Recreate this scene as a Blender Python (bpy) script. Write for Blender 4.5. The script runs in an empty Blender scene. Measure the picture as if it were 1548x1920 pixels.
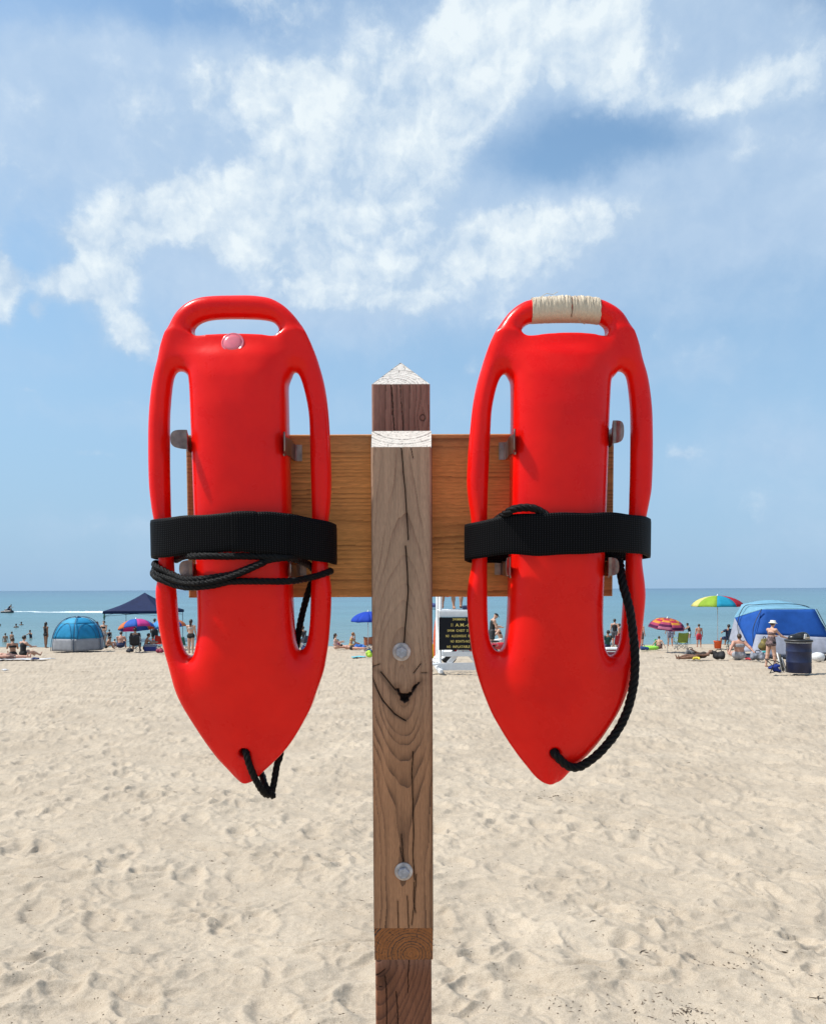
import bpy, math, random
import numpy as np
from mathutils import Vector, Matrix

R = math.radians
sc = bpy.context.scene
COL = sc.collection

# ------------------------------------------------------------------ camera
CZ = 1.55                       # eye height above the sand under the camera
F = 1500.0 / 1548.0             # focal length / picture width
cam_d = bpy.data.cameras.new('camera')
cam = bpy.data.objects.new('camera', cam_d); COL.objects.link(cam)
cam.location = (0, 0, CZ)
ROLL = R(0.22)
cam.rotation_euler = (Matrix.Rotation(ROLL, 3, 'Y') @ Matrix.Rotation(R(90), 3, 'X')).to_euler()
cam_d.sensor_fit = 'HORIZONTAL'; cam_d.sensor_width = 36; cam_d.lens = 36 * F
cam_d.shift_y = 145.0 / 1548.0
cam_d.clip_start = 0.05; cam_d.clip_end = 60000
sc.camera = cam

# ------------------------------------------------------------------ view / exposure
sc.view_settings.view_transform = 'Standard'
sc.view_settings.look = 'None'
sc.view_settings.gamma = 1
sc.view_settings.use_curve_mapping = False
sc.view_settings.exposure = 0.42
sc.cycles.max_bounces = 6
sc.cycles.diffuse_bounces = 3
sc.cycles.glossy_bounces = 3
sc.cycles.transmission_bounces = 4
sc.cycles.caustics_reflective = False
sc.cycles.caustics_refractive = False
sc.cycles.use_denoising = True

# ------------------------------------------------------------------ sun direction
SUN_EL, SUN_AZ = R(57), R(-3)            # from the left, a little beyond the plane of the post
SUNV = Vector((-math.cos(SUN_EL) * math.cos(SUN_AZ), math.cos(SUN_EL) * math.sin(SUN_AZ), math.sin(SUN_EL)))

# ------------------------------------------------------------------ world: physical sky + procedural clouds
w = bpy.data.worlds.new('World'); sc.world = w; w.use_nodes = True
nt = w.node_tree; nt.nodes.clear()
N = nt.nodes; LK = nt.links
def nd(t, **k):
    n = N.new(t)
    for a, b in k.items(): setattr(n, a, b)
    return n
def plug(sock, v):
    if isinstance(v, bpy.types.NodeSocket): LK.new(v, sock)
    else: sock.default_value = v
def mth(op, a, b=0.0, c=0.0, clamp=False):
    n = nd('ShaderNodeMath', operation=op, use_clamp=clamp)
    plug(n.inputs[0], a); plug(n.inputs[1], b)
    if len(n.inputs) > 2: plug(n.inputs[2], c)
    return n.outputs[0]
def vm(op, a, b=None):
    n = nd('ShaderNodeVectorMath', operation=op)
    plug(n.inputs[0], a)
    if b is not None: plug(n.inputs[1], b)
    return n.outputs['Value'] if op == 'DOT_PRODUCT' else n.outputs['Vector']
def mr(v, a, b, c=0.0, d=1.0, smooth=True):
    n = nd('ShaderNodeMapRange', interpolation_type='SMOOTHSTEP' if smooth else 'LINEAR')
    plug(n.inputs['Value'], v)
    n.inputs['From Min'].default_value = a; n.inputs['From Max'].default_value = b
    n.inputs['To Min'].default_value = c; n.inputs['To Max'].default_value = d
    return n.outputs[0]
def mixc(f, a, b):
    n = nd('ShaderNodeMix', data_type='RGBA')
    plug(n.inputs['Factor'], f)
    plug(n.inputs['A'], a); plug(n.inputs['B'], b)
    return n.outputs['Result']
def noise(vec, scale, detail=6, rough=0.55, out='Fac', dist=0.0):
    n = nd('ShaderNodeTexNoise')
    plug(n.inputs['Vector'], vec); n.inputs['Scale'].default_value = scale
    n.inputs['Detail'].default_value = detail; n.inputs['Roughness'].default_value = rough
    n.inputs['Distortion'].default_value = dist
    return n.outputs[out]
SKY_STR = 0.15
sky = nd('ShaderNodeTexSky', sky_type='NISHITA')
sky.sun_disc = False; sky.sun_elevation = SUN_EL; sky.sun_rotation = R(-93) % (2 * math.pi)
sky.altitude = 200; sky.air_density = 1.0; sky.dust_density = 1.6; sky.ozone_density = 2.2
tc = nd('ShaderNodeTexCoord')
D = tc.outputs['Generated']
skyc = vm('SCALE', sky.outputs[0])
skyc.node.inputs['Scale'].default_value = SKY_STR
skyc = vm('MULTIPLY', skyc, (.87, 1.0, .95))
# a little of the lake haze low down
sep = nd('ShaderNodeSeparateXYZ'); LK.new(D, sep.inputs[0])
DZ = sep.outputs[2]; DY = sep.outputs[1]
gate = mr(DY, 0.15, 0.5)
# domain warp: billows
wn = noise(D, 4.5, 3, 0.5, 'Color')
wn2 = noise(D, 16.0, 8, 0.62, 'Color')
wv = vm('SUBTRACT', wn, (0.5, 0.5, 0.5)); a_ = vm('SCALE', wv); a_.node.inputs['Scale'].default_value = 0.03
wv2 = vm('SUBTRACT', wn2, (0.5, 0.5, 0.5)); b_ = vm('SCALE', wv2); b_.node.inputs['Scale'].default_value = 0.05
WD = vm('ADD', vm('ADD', D, a_), b_)
def blobs(lst):
    acc = None
    for (px, py, sx, sy, rot, wt) in lst:
        c = Vector(((px - 774) / 1500, 1, -(py - 1105) / 1500)).normalized()
        k = c.y                       # angular size shrinks off axis
        right = Vector((0, 1, 0)).cross(Vector((0, 0, 1)))
        right = (right - c * right.dot(c)).normalized()
        up = right.cross(c) * 1.0
        up = up.normalized()
        ca, sa = math.cos(R(rot)), math.sin(R(rot))
        A = (right * ca + up * sa) * (1500 / sx / k)
        B = (up * ca - right * sa) * (1500 / sy / k)
        x = vm('DOT_PRODUCT', WD, tuple(A)); y = vm('DOT_PRODUCT', WD, tuple(B))
        s = mth('MULTIPLY_ADD', x, x, mth('MULTIPLY', y, y))
        e = mth('POWER', 0.3679, s)
        acc = mth('MULTIPLY', e, wt) if acc is None else mth('MULTIPLY_ADD', e, wt, acc)
    return acc
# (px, py, half-width, half-height, tilt, weight): where each cloud stands in the northern sky
BRIGHT = [
 (160, 528, 110, 28, 4, 1.3), (235, 450, 80, 60, 25, 1.15), (350, 405, 120, 52, 0, 1.0), (470, 425, 90, 60, -20, .8),
 (235, 575, 68, 62, -40, 1.05), (262, 635, 54, 36, -30, .9), (150, 450, 26, 26, 30, 1.0),
 (565, 175, 130, 50, 0, .9), (500, 165, 60, 45, 0, .5), (650, 260, 80, 90, -30, .75), (600, 380, 110, 120, 20, .7), (730, 210, 70, 60, 0, .65),
 (640, 540, 140, 42, 8, .55), (740, 330, 60, 60, 0, .5), (395, 160, 26, 45, 0, .55),
 (860, 110, 52, 105, -12, 1.2), (950, 20, 110, 48, 0, .8), (870, 250, 62, 95, -25, 1.0), (930, 130, 60, 55, 0, .65),
 (810, 320, 60, 55, 0, .7), (760, 150, 28, 60, 20, .7), (1110, 90, 90, 60, 20, .6), (1140, 190, 45, 50, 20, .6), (1075, 232, 24, 14, 0, .75),
 (1250, 180, 70, 32, 12, .7), (1400, 160, 90, 34, 8, .6), (1510, 130, 50, 55, 20, .7), (1480, 260, 110, 30, 15, .35),
 (830, 500, 90, 42, 25, .9), (925, 425, 70, 32, 18, .85), (770, 560, 45, 50, 40, .6), (960, 480, 90, 42, 0, .6),
 (1190, 400, 90, 20, 8, .4), (1100, 490, 50, 60, -10, .35), (700, 570, 60, 26, 0, .35),
 (4, 530, 30, 78, 5, 1.5), (76, 585, 12, 22, 0, .8), (540, 5, 150, 22, -5, .45), (450, 5, 40, 22, 0, .4),
 (880, 690, 36, 22, 30, .75), (1290, 850, 42, 16, 8, .75), (150, 846, 60, 9, 0, .6), (225, 752, 34, 8, 0, .6), (60, 742, 30, 8, 0, .55), (1200, 490, 22, 14, 20, .3),
 (620, 430, 190, 120, 0, .5), (690, 190, 150, 110, 0, .4), (520, 300, 90, 90, 0, .2), (1130, 120, 95, 120, -15, .55), (1450, 185, 160, 46, 8, .5), (1330, 190, 90, 34, 0, .4), (1010, 430, 150, 44, 10, .55), (1170, 430, 150, 46, 0, .3), (840, 560, 120, 44, 0, .4), (560, 560, 90, 50, 0, .3), (330, 400, 130, 60, 10, .35), (1000, 60, 160, 90, 0, .45), (1250, 60, 160, 60, 0, .2),
 (300, 530, 85, 50, 0, -.55), (380, 540, 80, 40, 0, -.35), (1060, 295, 150, 75, 0, -.8), (1240, 250, 120, 40, 0, -.6)]
VEIL = [
 (180, 180, 360, 120, 0, 1.35), (380, 320, 380, 120, 0, .75), (1450, 330, 300, 160, 0, .4), (300, 120, 200, 60, 0, .3), (400, 500, 260, 130, 0, 1.0), (640, 380, 260, 260, 0, .9),
 (900, 150, 260, 220, 0, .9), (1180, 60, 300, 110, 0, .85), (1420, 190, 220, 150, 0, .85), (1480, 360, 260, 110, 0, .6), (1350, 60, 200, 60, 0, .4),
 (900, 480, 330, 100, 8, .95), (1200, 400, 230, 70, 8, .75), (1380, 470, 260, 70, 0, .45), (620, 560, 190, 60, 0, .6), (1060, 560, 200, 70, 0, .4),
 (1060, 300, 200, 66, -4, -.95), (1270, 262, 150, 42, -4, -.65), (330, 10, 150, 55, 0, -.6), (1500, 950, 90, 220, 0, .45), (1250, 690, 260, 46, 4, .4), (160, 770, 240, 34, -3, .4), (1430, 850, 220, 60, 5, .4), (1350, 580, 260, 50, 0, .35), (60, 680, 160, 40, 8, .3), (700, 760, 200, 40, 0, .25), (250, 980, 300, 26, 0, .3)]
fb = noise(WD, 6.5, 10, 0.62); fs = noise(D, 24.0, 9, 0.68); far = noise(D, 2.2, 5, 0.55)
# relief: compare each billow with the air a little nearer the sun
off = vm('ADD', WD, (-.020, .0, .024)); fbo = noise(off, 6.5, 10, 0.62)
off2 = vm('ADD', D, (-.006, .0, .008)); fso = noise(off2, 24.0, 9, 0.68)
def puff(vec, scale):
    n = nd('ShaderNodeTexVoronoi', feature='F1', normalize=True); plug(n.inputs['Vector'], vec)
    n.inputs['Scale'].default_value = scale; n.inputs['Detail'].default_value = 3; n.inputs['Roughness'].default_value = .5
    return n.outputs['Distance']
pf = puff(WD, 11.0); pfo = puff(vm('ADD', WD, (-.010, .0, .014)), 11.0)
relief = mth('ADD', mth('MULTIPLY', mth('SUBTRACT', fb, fbo), 3.2), mth('MULTIPLY', mth('SUBTRACT', pfo, pf), 4.2))
relief = mth('ADD', relief, mth('MULTIPLY', mth('SUBTRACT', fs, fso), 0.8))
other = mth('MULTIPLY', mth('SUBTRACT', far, 0.47), mth('MULTIPLY', mth('SUBTRACT', 1.0, gate), 5.0))
Tb = mth('MULTIPLY_ADD', blobs(BRIGHT), gate, other)
Tb = mth('ADD', Tb, mth('MULTIPLY', mth('SUBTRACT', fb, 0.5), 1.5))
Tb = mth('ADD', Tb, mth('MULTIPLY', mth('SUBTRACT', 0.38, pf), 1.7))
Tb = mth('ADD', Tb, mth('MULTIPLY', mth('SUBTRACT', fs, 0.5), .8))
Tb = mth('SUBTRACT', Tb, mr(DZ, 0.22, 0.42, 0.30, 0.0))
db = mr(Tb, 0.08, 1.08)
Tv = mth('MULTIPLY_ADD', blobs(VEIL), gate, mth('ADD', other, 0.1))
Tv = mth('ADD', Tv, mth('MULTIPLY', mth('SUBTRACT', fb, 0.5), 1.3))
dv = mr(Tv, 0.0, 1.3)
hz = mr(DZ, -0.02, 0.62, 1.0, 0.0)                     # low haze band over the lake
hzc = mixc(mth('MULTIPLY', hz, 0.92), skyc, (0.258, 0.400, 0.572, 1))
lit = mth('ADD', relief, mth('MULTIPLY_ADD', db, 0.50, -0.03), clamp=True)
lv = mth('MULTIPLY_ADD', relief, 0.30, 0.45, clamp=True)
veilc = mixc(lv, (0.30, 0.425, 0.59, 1), (0.47, 0.57, 0.685, 1))
c1 = mixc(mth('MULTIPLY', dv, 0.82), hzc, veilc)
cloudc = mixc(lit, (0.38, 0.49, 0.62, 1), (0.66, 0.72, 0.745, 1))
c2 = mixc(mth('MULTIPLY', db, 0.90), c1, cloudc)
bg = nd('ShaderNodeBackground'); LK.new(c2, bg.inputs[0]); bg.inputs[1].default_value = 1.0
ow = nd('ShaderNodeOutputWorld'); LK.new(bg.outputs[0], ow.inputs[0])

# ------------------------------------------------------------------ the sun
sd = bpy.data.lights.new('sun', 'SUN'); sd.energy = 3.9; sd.angle = R(0.5); sd.color = (1.0, 0.955, 0.89)
so = bpy.data.objects.new('sun', sd); COL.objects.link(so)
so.rotation_euler = SUNV.to_track_quat('Z', 'Y').to_euler()

# ------------------------------------------------------------------ helpers
def srgb(r, g, b):
    f = lambda c: (c / 255 / 12.92) if c / 255 <= 0.04045 else ((c / 255 + 0.055) / 1.055) ** 2.4
    return (f(r), f(g), f(b))
_mats = {}
def mat(name, col, rough=0.6, metal=0.0, spec=0.5, var=0.12, vscale=12.0, bump=0.0, bscale=60.0, sss=0.0, coat=0.0, transl=0.0):
    if name in _mats: return _mats[name]
    m = bpy.data.materials.new(name); m.use_nodes = True
    t = m.node_tree; b = t.nodes['Principled BSDF']
    tcn = t.nodes.new('ShaderNodeTexCoord')
    nz = t.nodes.new('ShaderNodeTexNoise'); nz.inputs['Scale'].default_value = vscale; nz.inputs['Detail'].default_value = 4
    t.links.new(tcn.outputs['Object'], nz.inputs['Vector'])
    mp = t.nodes.new('ShaderNodeMapRange'); mp.inputs['To Min'].default_value = 1 - var; mp.inputs['To Max'].default_value = 1 + var
    mp.inputs['From Min'].default_value = .3; mp.inputs['From Max'].default_value = .7
    t.links.new(nz.outputs['Fac'], mp.inputs['Value'])
    vs = t.nodes.new('ShaderNodeVectorMath'); vs.operation = 'SCALE'; vs.inputs[0].default_value = col[:3]
    t.links.new(mp.outputs[0], vs.inputs['Scale']); t.links.new(vs.outputs[0], b.inputs['Base Color'])
    b.inputs['Roughness'].default_value = rough; b.inputs['Metallic'].default_value = metal
    b.inputs['Specular IOR Level'].default_value = spec
    b.inputs['Coat Weight'].default_value = coat
    if sss:
        b.inputs['Subsurface Weight'].default_value = sss
        b.inputs['Subsurface Radius'].default_value = (1.0, .12, .08); b.inputs['Subsurface Scale'].default_value = 0.02
    if bump:
        n2 = t.nodes.new('ShaderNodeTexNoise'); n2.inputs['Scale'].default_value = bscale; n2.inputs['Detail'].default_value = 5
        t.links.new(tcn.outputs['Object'], n2.inputs['Vector'])
        bp = t.nodes.new('ShaderNodeBump'); bp.inputs['Strength'].default_value = bump; bp.inputs['Distance'].default_value = 0.004
        t.links.new(n2.outputs['Fac'], bp.inputs['Height']); t.links.new(bp.outputs[0], b.inputs['Normal'])
    if transl:
        tr = t.nodes.new('ShaderNodeBsdfTranslucent'); t.links.new(vs.outputs[0], tr.inputs[0])
        mx = t.nodes.new('ShaderNodeMixShader'); mx.inputs[0].default_value = transl
        t.links.new(b.outputs[0], mx.inputs[1]); t.links.new(tr.outputs[0], mx.inputs[2])
        t.links.new(mx.outputs[0], t.nodes['Material Output'].inputs[0])
    _mats[name] = m
    return m

def tag(o, label=None, cat=None, group=None, kind=None):
    if label: o['label'] = label
    if cat: o['category'] = cat
    if group: o['group'] = group
    if kind: o['kind'] = kind
    return o
def empty(name, loc=(0, 0, 0), rz=0.0, label=None, cat=None, group=None, parent=None, rx=0.0):
    o = bpy.data.objects.new(name, None); COL.objects.link(o)
    o.location = loc; o.rotation_euler = (rx, 0, rz); o.parent = parent
    o.empty_display_size = 0.1
    return tag(o, label, cat, group)
def obj(name, verts, faces, m, parent=None, smooth=True, attrs=None, loc=None):
    me = bpy.data.meshes.new(name)
    verts = np.asarray(verts, dtype=np.float32)
    if isinstance(faces, np.ndarray):
        k = faces.shape[1]; nf = len(faces)
        me.vertices.add(len(verts)); me.vertices.foreach_set('co', verts.ravel())
        me.loops.add(nf * k); me.loops.foreach_set('vertex_index', faces.astype(np.int32).ravel())
        me.polygons.add(nf); me.polygons.foreach_set('loop_start', np.arange(0, nf * k, k, dtype=np.int32))
        me.update(calc_edges=True)
    else:
        me.from_pydata([tuple(map(float, v)) for v in verts], [], faces); me.update()
    if smooth: me.polygons.foreach_set('use_smooth', np.ones(len(me.polygons), dtype=bool))
    if attrs:
        for an, arr in attrs.items():
            arr = np.asarray(arr, dtype=np.float32)
            if arr.ndim == 2:
                a = me.attributes.new(an, 'FLOAT_COLOR', 'POINT')
                if arr.shape[1] == 3: arr = np.concatenate([arr, np.ones((len(arr), 1), np.float32)], 1)
                a.data.foreach_set('color', arr.ravel())
            else:
                a = me.attributes.new(an, 'FLOAT', 'POINT'); a.data.foreach_set('value', arr)
    if m is not None:
        for mm in (m if isinstance(m, (list, tuple)) else [m]): me.materials.append(mm)
    o = bpy.data.objects.new(name, me); COL.objects.link(o); o.parent = parent
    if loc is not None: o.location = loc
    return o

class MB:                                     # collects boxes, bars, tubes, lathes into ONE mesh
    def __init__(s): s.v = []; s.f = []
    def add(s, v, f):
        n = len(s.v); s.v += [tuple(map(float, p)) for p in v]; s.f += [tuple(i + n for i in q) for q in f]; return s
    def box(s, c, size, rz=0, rx=0, ry=0, bev=0.0):
        M = Matrix.Translation(c) @ Matrix.Rotation(rz, 4, 'Z') @ Matrix.Rotation(ry, 4, 'Y') @ Matrix.Rotation(rx, 4, 'X')
        hx, hy, hz_ = size[0] / 2, size[1] / 2, size[2] / 2
        b = min(bev, hx * .9, hy * .9, hz_ * .9)
        if b <= 0:
            P = [M @ Vector((x * hx, y * hy, z * hz_)) for x in (-1, 1) for y in (-1, 1) for z in (-1, 1)]
            return s.add(P, [(0, 1, 3, 2), (4, 6, 7, 5), (0, 4, 5, 1), (2, 3, 7, 6), (0, 2, 6, 4), (1, 5, 7, 3)])
        P = []
        for (z, i) in ((-hz_, b), (-hz_ + b, 0), (hz_ - b, 0), (hz_, b)):
            for (x, y) in ((-hx + b + i, -hy + i), (hx - b - i, -hy + i), (hx - i, -hy + b + i), (hx - i, hy - b - i), (hx - b - i, hy - i), (-hx + b + i, hy - i), (-hx + i, hy - b - i), (-hx + i, -hy + b + i)):
                P.append(M @ Vector((x, y, z)))
        Fc = [tuple(reversed(range(8))), tuple(range(24, 32))]
        for r in range(3):
            for k in range(8): Fc.append((r * 8 + k, r * 8 + (k + 1) % 8, r * 8 + 8 + (k + 1) % 8, r * 8 + 8 + k))
        return s.add(P, Fc)
    def tube(s, pts, r, n=8, close=False, r2=None, flat=1.0):
        pts = [Vector(p) for p in pts]; m = len(pts)
        rr = r if isinstance(r, (list, tuple, np.ndarray)) else [r + ((r2 if r2 is not None else r) - r) * i / max(1, m - 1) for i in range(m)]
        T = []
        for i in range(m):
            a = pts[(i - 1) % m] if (i > 0 or close) else pts[0]
            b = pts[(i + 1) % m] if (i < m - 1 or close) else pts[-1]
            T.append((b - a).normalized() if (b - a).length > 1e-9 else Vector((0, 0, 1)))
        up = Vector((0, 0, 1)) if abs(T[0].z) < .9 else Vector((1, 0, 0))
        nrm = (up - T[0] * up.dot(T[0])).normalized(); V = []
        for i in range(m):
            nrm = (nrm - T[i] * nrm.dot(T[i])).normalized(); bi = T[i].cross(nrm)
            for k in range(n):
                a = 2 * math.pi * k / n
                V.append(pts[i] + nrm * (math.cos(a) * rr[i]) + bi * (math.sin(a) * rr[i] * flat))
        Fc = []
        for i in range(m if close else m - 1):
            j = (i + 1) % m
            for k in range(n): Fc.append((i * n + k, i * n + (k + 1) % n, j * n + (k + 1) % n, j * n + k))
        if not close: Fc += [tuple(reversed(range(n))), tuple(range((m - 1) * n, m * n))]
        return s.add(V, Fc)
    def lathe(s, c, prof, n=20, M=None):
        V = []; Fc = []
        for (r, z) in prof:
            for k in range(n):
                a = 2 * math.pi * k / n; p = Vector((r * math.cos(a), r * math.sin(a), z))
                if M is not None: p = M @ p
                V.append(p + Vector(c))
        for i in range(len(prof) - 1):
            for k in range(n): Fc.append((i * n + k, i * n + (k + 1) % n, (i + 1) * n + (k + 1) % n, (i + 1) * n + k))
        Fc += [tuple(reversed(range(n))), tuple(range((len(prof) - 1) * n, len(prof) * n))]
        return s.add(V, Fc)
    def build(s, name, m, parent=None, smooth=False):
        return obj(name, s.v, s.f, m, parent, smooth)

_rs = np.random.RandomState(7)
_PT = [_rs.rand(256, 256) * 2 * np.pi for _ in range(6)]
_GX = [np.cos(a) for a in _PT]; _GY = [np.sin(a) for a in _PT]
def pn(x, y, seed=0):
    s = seed % 6; x = x + seed * 17.3; y = y + seed * 9.1
    ix = np.floor(x).astype(int); iy = np.floor(y).astype(int); fx = x - ix; fy = y - iy
    u = fx * fx * fx * (fx * (fx * 6 - 15) + 10); v = fy * fy * fy * (fy * (fy * 6 - 15) + 10)
    def g(i, j):
        a = (ix + i) & 255; b = (iy + j) & 255
        return _GX[s][a, b] * (fx - i) + _GY[s][a, b] * (fy - j)
    return ((g(0, 0) * (1 - u) + g(1, 0) * u) * (1 - v) + (g(0, 1) * (1 - u) + g(1, 1) * u) * v) * 1.5
def fbm(x, y, o=4, seed=0, g=0.5):
    t = 0; a = 1.0
    for i in range(o):
        t = t + a * pn(x * 2 ** i, y * 2 ** i, seed + i); a *= g
    return t
_WX = _rs.rand(256, 256); _WY = _rs.rand(256, 256)
def worley(x, y):
    ix = np.floor(x).astype(int); iy = np.floor(y).astype(int)
    f1 = np.full(x.shape, 9.0); f2 = f1.copy(); ox = np.zeros(x.shape); oy = ox.copy()
    for i in (-1, 0, 1):
        for j in (-1, 0, 1):
            a = (ix + i) & 255; b = (iy + j) & 255
            dx = ix + i + .1 + .8 * _WX[a, b] - x; dy = iy + j + .1 + .8 * _WY[a, b] - y; d = np.hypot(dx, dy)
            m1 = d < f1; f2 = np.where(m1, f1, np.minimum(f2, d)); ox = np.where(m1, dx, ox); oy = np.where(m1, dy, oy); f1 = np.where(m1, d, f1)
    return f1, f2, ox, oy
def sstep(a, b, x):
    t = np.clip((x - a) / (b - a), 0, 1); return t * t * (3 - 2 * t)

def surfnet(Fd, org, h):                      # naive surface nets on a numpy field, inside < 0
    s = (Fd < 0); n = np.array(Fd.shape)
    c = sum(s[i:n[0] - 1 + i, j:n[1] - 1 + j, k:n[2] - 1 + k].astype(np.int8) for i in (0, 1) for j in (0, 1) for k in (0, 1))
    cells = np.argwhere((c > 0) & (c < 8)); idx = -np.ones(n - 1, dtype=np.int64); idx[tuple(cells.T)] = np.arange(len(cells))
    acc = np.zeros((len(cells), 3)); cnt = np.zeros(len(cells))
    for ax in range(3):
        o = [a for a in range(3) if a != ax]
        for i in (0, 1):
            for j in (0, 1):
                p0 = np.zeros(3, int); p0[o[0]] = i; p0[o[1]] = j; p1 = p0.copy(); p1[ax] = 1
                a = Fd[tuple((cells + p0).T)]; b = Fd[tuple((cells + p1).T)]; m = (a < 0) != (b < 0)
                t = np.where(m, a / np.where(m, a - b, 1), 0)
                P = p0[None, :] + np.outer(t, p1 - p0); acc[m] += P[m]; cnt[m] += 1
    V = (cells + acc / cnt[:, None]) * h + org
    Q = []
    for ax in range(3):
        o1, o2 = (ax + 1) % 3, (ax + 2) % 3
        sl0 = [slice(1, n[k] - 1) for k in range(3)]; sl0[ax] = slice(0, n[ax] - 1); sl1 = list(sl0); sl1[ax] = slice(1, n[ax])
        A = s[tuple(sl0)]; B = s[tuple(sl1)]
        e = np.argwhere(A != B); st = A[tuple(e.T)]
        off = np.array([sl0[k].start for k in range(3)]); e = e + off
        d1 = np.zeros(3, int); d1[o1] = 1; d2 = np.zeros(3, int); d2[o2] = 1
        q = np.stack([idx[tuple(x.T)] for x in (e - d1 - d2, e - d2, e, e - d1)], 1)
        q[~st] = q[~st][:, ::-1]; Q.append(q)
    Q = np.concatenate(Q); Q = Q[(Q >= 0).all(1)]
    return V, Q
def catmull(P, n=8, close=True):
    P = np.asarray(P, float); m = len(P); out = []
    for i in range(m if close else m - 1):
        g = (lambda k: P[k % m]) if close else (lambda k: P[min(max(k, 0), m - 1)])
        a, b, c, d = g(i - 1), g(i), g(i + 1), g(i + 2)
        for k in range(n):
            t = k / n; out.append(.5 * ((2 * b) + (c - a) * t + (2 * a - 5 * b + 4 * c - d) * t * t + (3 * b - a - 3 * c + d) * t ** 3))
    if not close: out.append(P[-1])
    return np.array(out)
def sdpoly(px, py, P):                        # signed distance to a closed polygon, inside < 0
    d = np.full(px.shape, 1e9); inside = np.zeros(px.shape, bool)
    for i in range(len(P)):
        ax, ay = P[i - 1]; bx, by = P[i]; ex, ey = bx - ax, by - ay; L2 = ex * ex + ey * ey
        if L2 < 1e-16: continue
        t = np.clip(((px - ax) * ex + (py - ay) * ey) / L2, 0, 1)
        d = np.minimum(d, (px - ax - ex * t) ** 2 + (py - ay - ey * t) ** 2)
        if ey != 0:
            cr = ((ay > py) != (by > py)) & (px < ex * (py - ay) / ey + ax); inside ^= cr
    d = np.sqrt(d); return np.where(inside, -d, d)
def smin(a, b, k):
    h = np.clip(.5 + .5 * (b - a) / k, 0, 1); return b * (1 - h) + a * h - k * h * (1 - h)

# viewing ray of a photograph pixel, used to measure where things stand
def ray(px, py):
    x = (px - 774) / 1500; z = -(py - 1105) / 1500
    c, s_ = math.cos(ROLL), math.sin(ROLL)
    return (x * c + z * s_, 1.0, z * c - x * s_)
SLOPE = 0.04; WZ = -2.05; SHORE = -WZ / SLOPE
def G(px, py):                                # point of the beach
    x, _, z = ray(px, py); y = -CZ / (z + SLOPE); return Vector((x * y, y, -SLOPE * y))
def W(px, py):                                # point of the lake surface
    x, _, z = ray(px, py); y = (WZ - CZ) / z; return Vector((x * y, y, WZ))
def gz(x, y): return -SLOPE * y
LEAN = R(3.0); POST_Y = 1.19
LN = (0, math.cos(LEAN), math.sin(LEAN)); LU = (0, -math.sin(LEAN), math.cos(LEAN))
def L(px, py, d):                             # pixel -> (u, v) in the rack's own leaning frame at depth d
    x, y, z = ray(px, py)
    t = (d + POST_Y * LN[1]) / (y * LN[1] + z * LN[2])
    P = (t * x, t * y - POST_Y, t * z)
    return P[0], P[1] * LU[1] + P[2] * LU[2]
RACK_O = (0, POST_Y, CZ)
# ================================================================== BEACH
def sand_material():
    m = bpy.data.materials.new('dry_sand'); m.use_nodes = True; t = m.node_tree; b = t.nodes['Principled BSDF']
    L_ = t.links.new
    g = t.nodes.new('ShaderNodeNewGeometry')
    def nz(s, d=5, r=.55):
        n = t.nodes.new('ShaderNodeTexNoise'); n.inputs['Scale'].default_value = s; n.inputs['Detail'].default_value = d; n.inputs['Roughness'].default_value = r
        L_(g.outputs['Position'], n.inputs['Vector']); return n.outputs['Fac']
    def rmp(src, stops):
        r = t.nodes.new('ShaderNodeValToRGB'); L_(src, r.inputs[0]); e = r.color_ramp.elements
        e[0].position, e[0].color = stops[0][0], (*stops[0][1], 1); e[1].position, e[1].color = stops[1][0], (*stops[1][1], 1)
        for p, c in stops[2:]: x = e.new(p); x.color = (*c, 1)
        return r.outputs[0]
    def mul(a, b_):
        n = t.nodes.new('ShaderNodeMix'); n.data_type = 'RGBA'; n.blend_type = 'MULTIPLY'; n.inputs[0].default_value = 1
        L_(a, n.inputs['A']); L_(b_, n.inputs['B']); return n.outputs['Result']
    c = rmp(nz(1.3, 4), [(.3, (.402, .334, .256)), (.7, (.490, .414, .322))])
    c = mul(c, rmp(nz(190, 3, .7), [(.28, (.66, .64, .62)), (.55, (1.0, 1.0, 1.0)), (.8, (1.12, 1.12, 1.1))]))
    c = mul(c, rmp(nz(28, 4, .6), [(.3, (.90, .89, .88)), (.6, (1.0, 1.0, 1.0))]))
    # damp sand by the waterline
    sp = t.nodes.new('ShaderNodeSeparateXYZ'); L_(g.outputs['Position'], sp.inputs[0])
    mrn = t.nodes.new('ShaderNodeMapRange'); mrn.inputs['From Min'].default_value = -1.99; mrn.inputs['From Max'].default_value = -2.04
    L_(sp.outputs[2], mrn.inputs['Value'])
    mx = t.nodes.new('ShaderNodeMix'); mx.data_type = 'RGBA'; L_(mrn.outputs[0], mx.inputs[0]); L_(c, mx.inputs['A']); mx.inputs['B'].default_value = (.25, .20, .15, 1)
    L_(mx.outputs['Result'], b.inputs['Base Color'])
    b.inputs['Roughness'].default_value = .95; b.inputs['Specular IOR Level'].default_value = .15
    b1 = t.nodes.new('ShaderNodeBump'); b1.inputs['Strength'].default_value = .35; b1.inputs['Distance'].default_value = .004; L_(nz(240, 3, .7), b1.inputs['Height'])
    b2 = t.nodes.new('ShaderNodeBump'); b2.inputs['Strength'].default_value = .45; b2.inputs['Distance'].default_value = .012; L_(nz(38, 5, .6), b2.inputs['Height']); L_(b1.outputs[0], b2.inputs['Normal'])
    L_(b2.outputs[0], b.inputs['Normal'])
    return m
M_SAND = sand_material()

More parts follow.
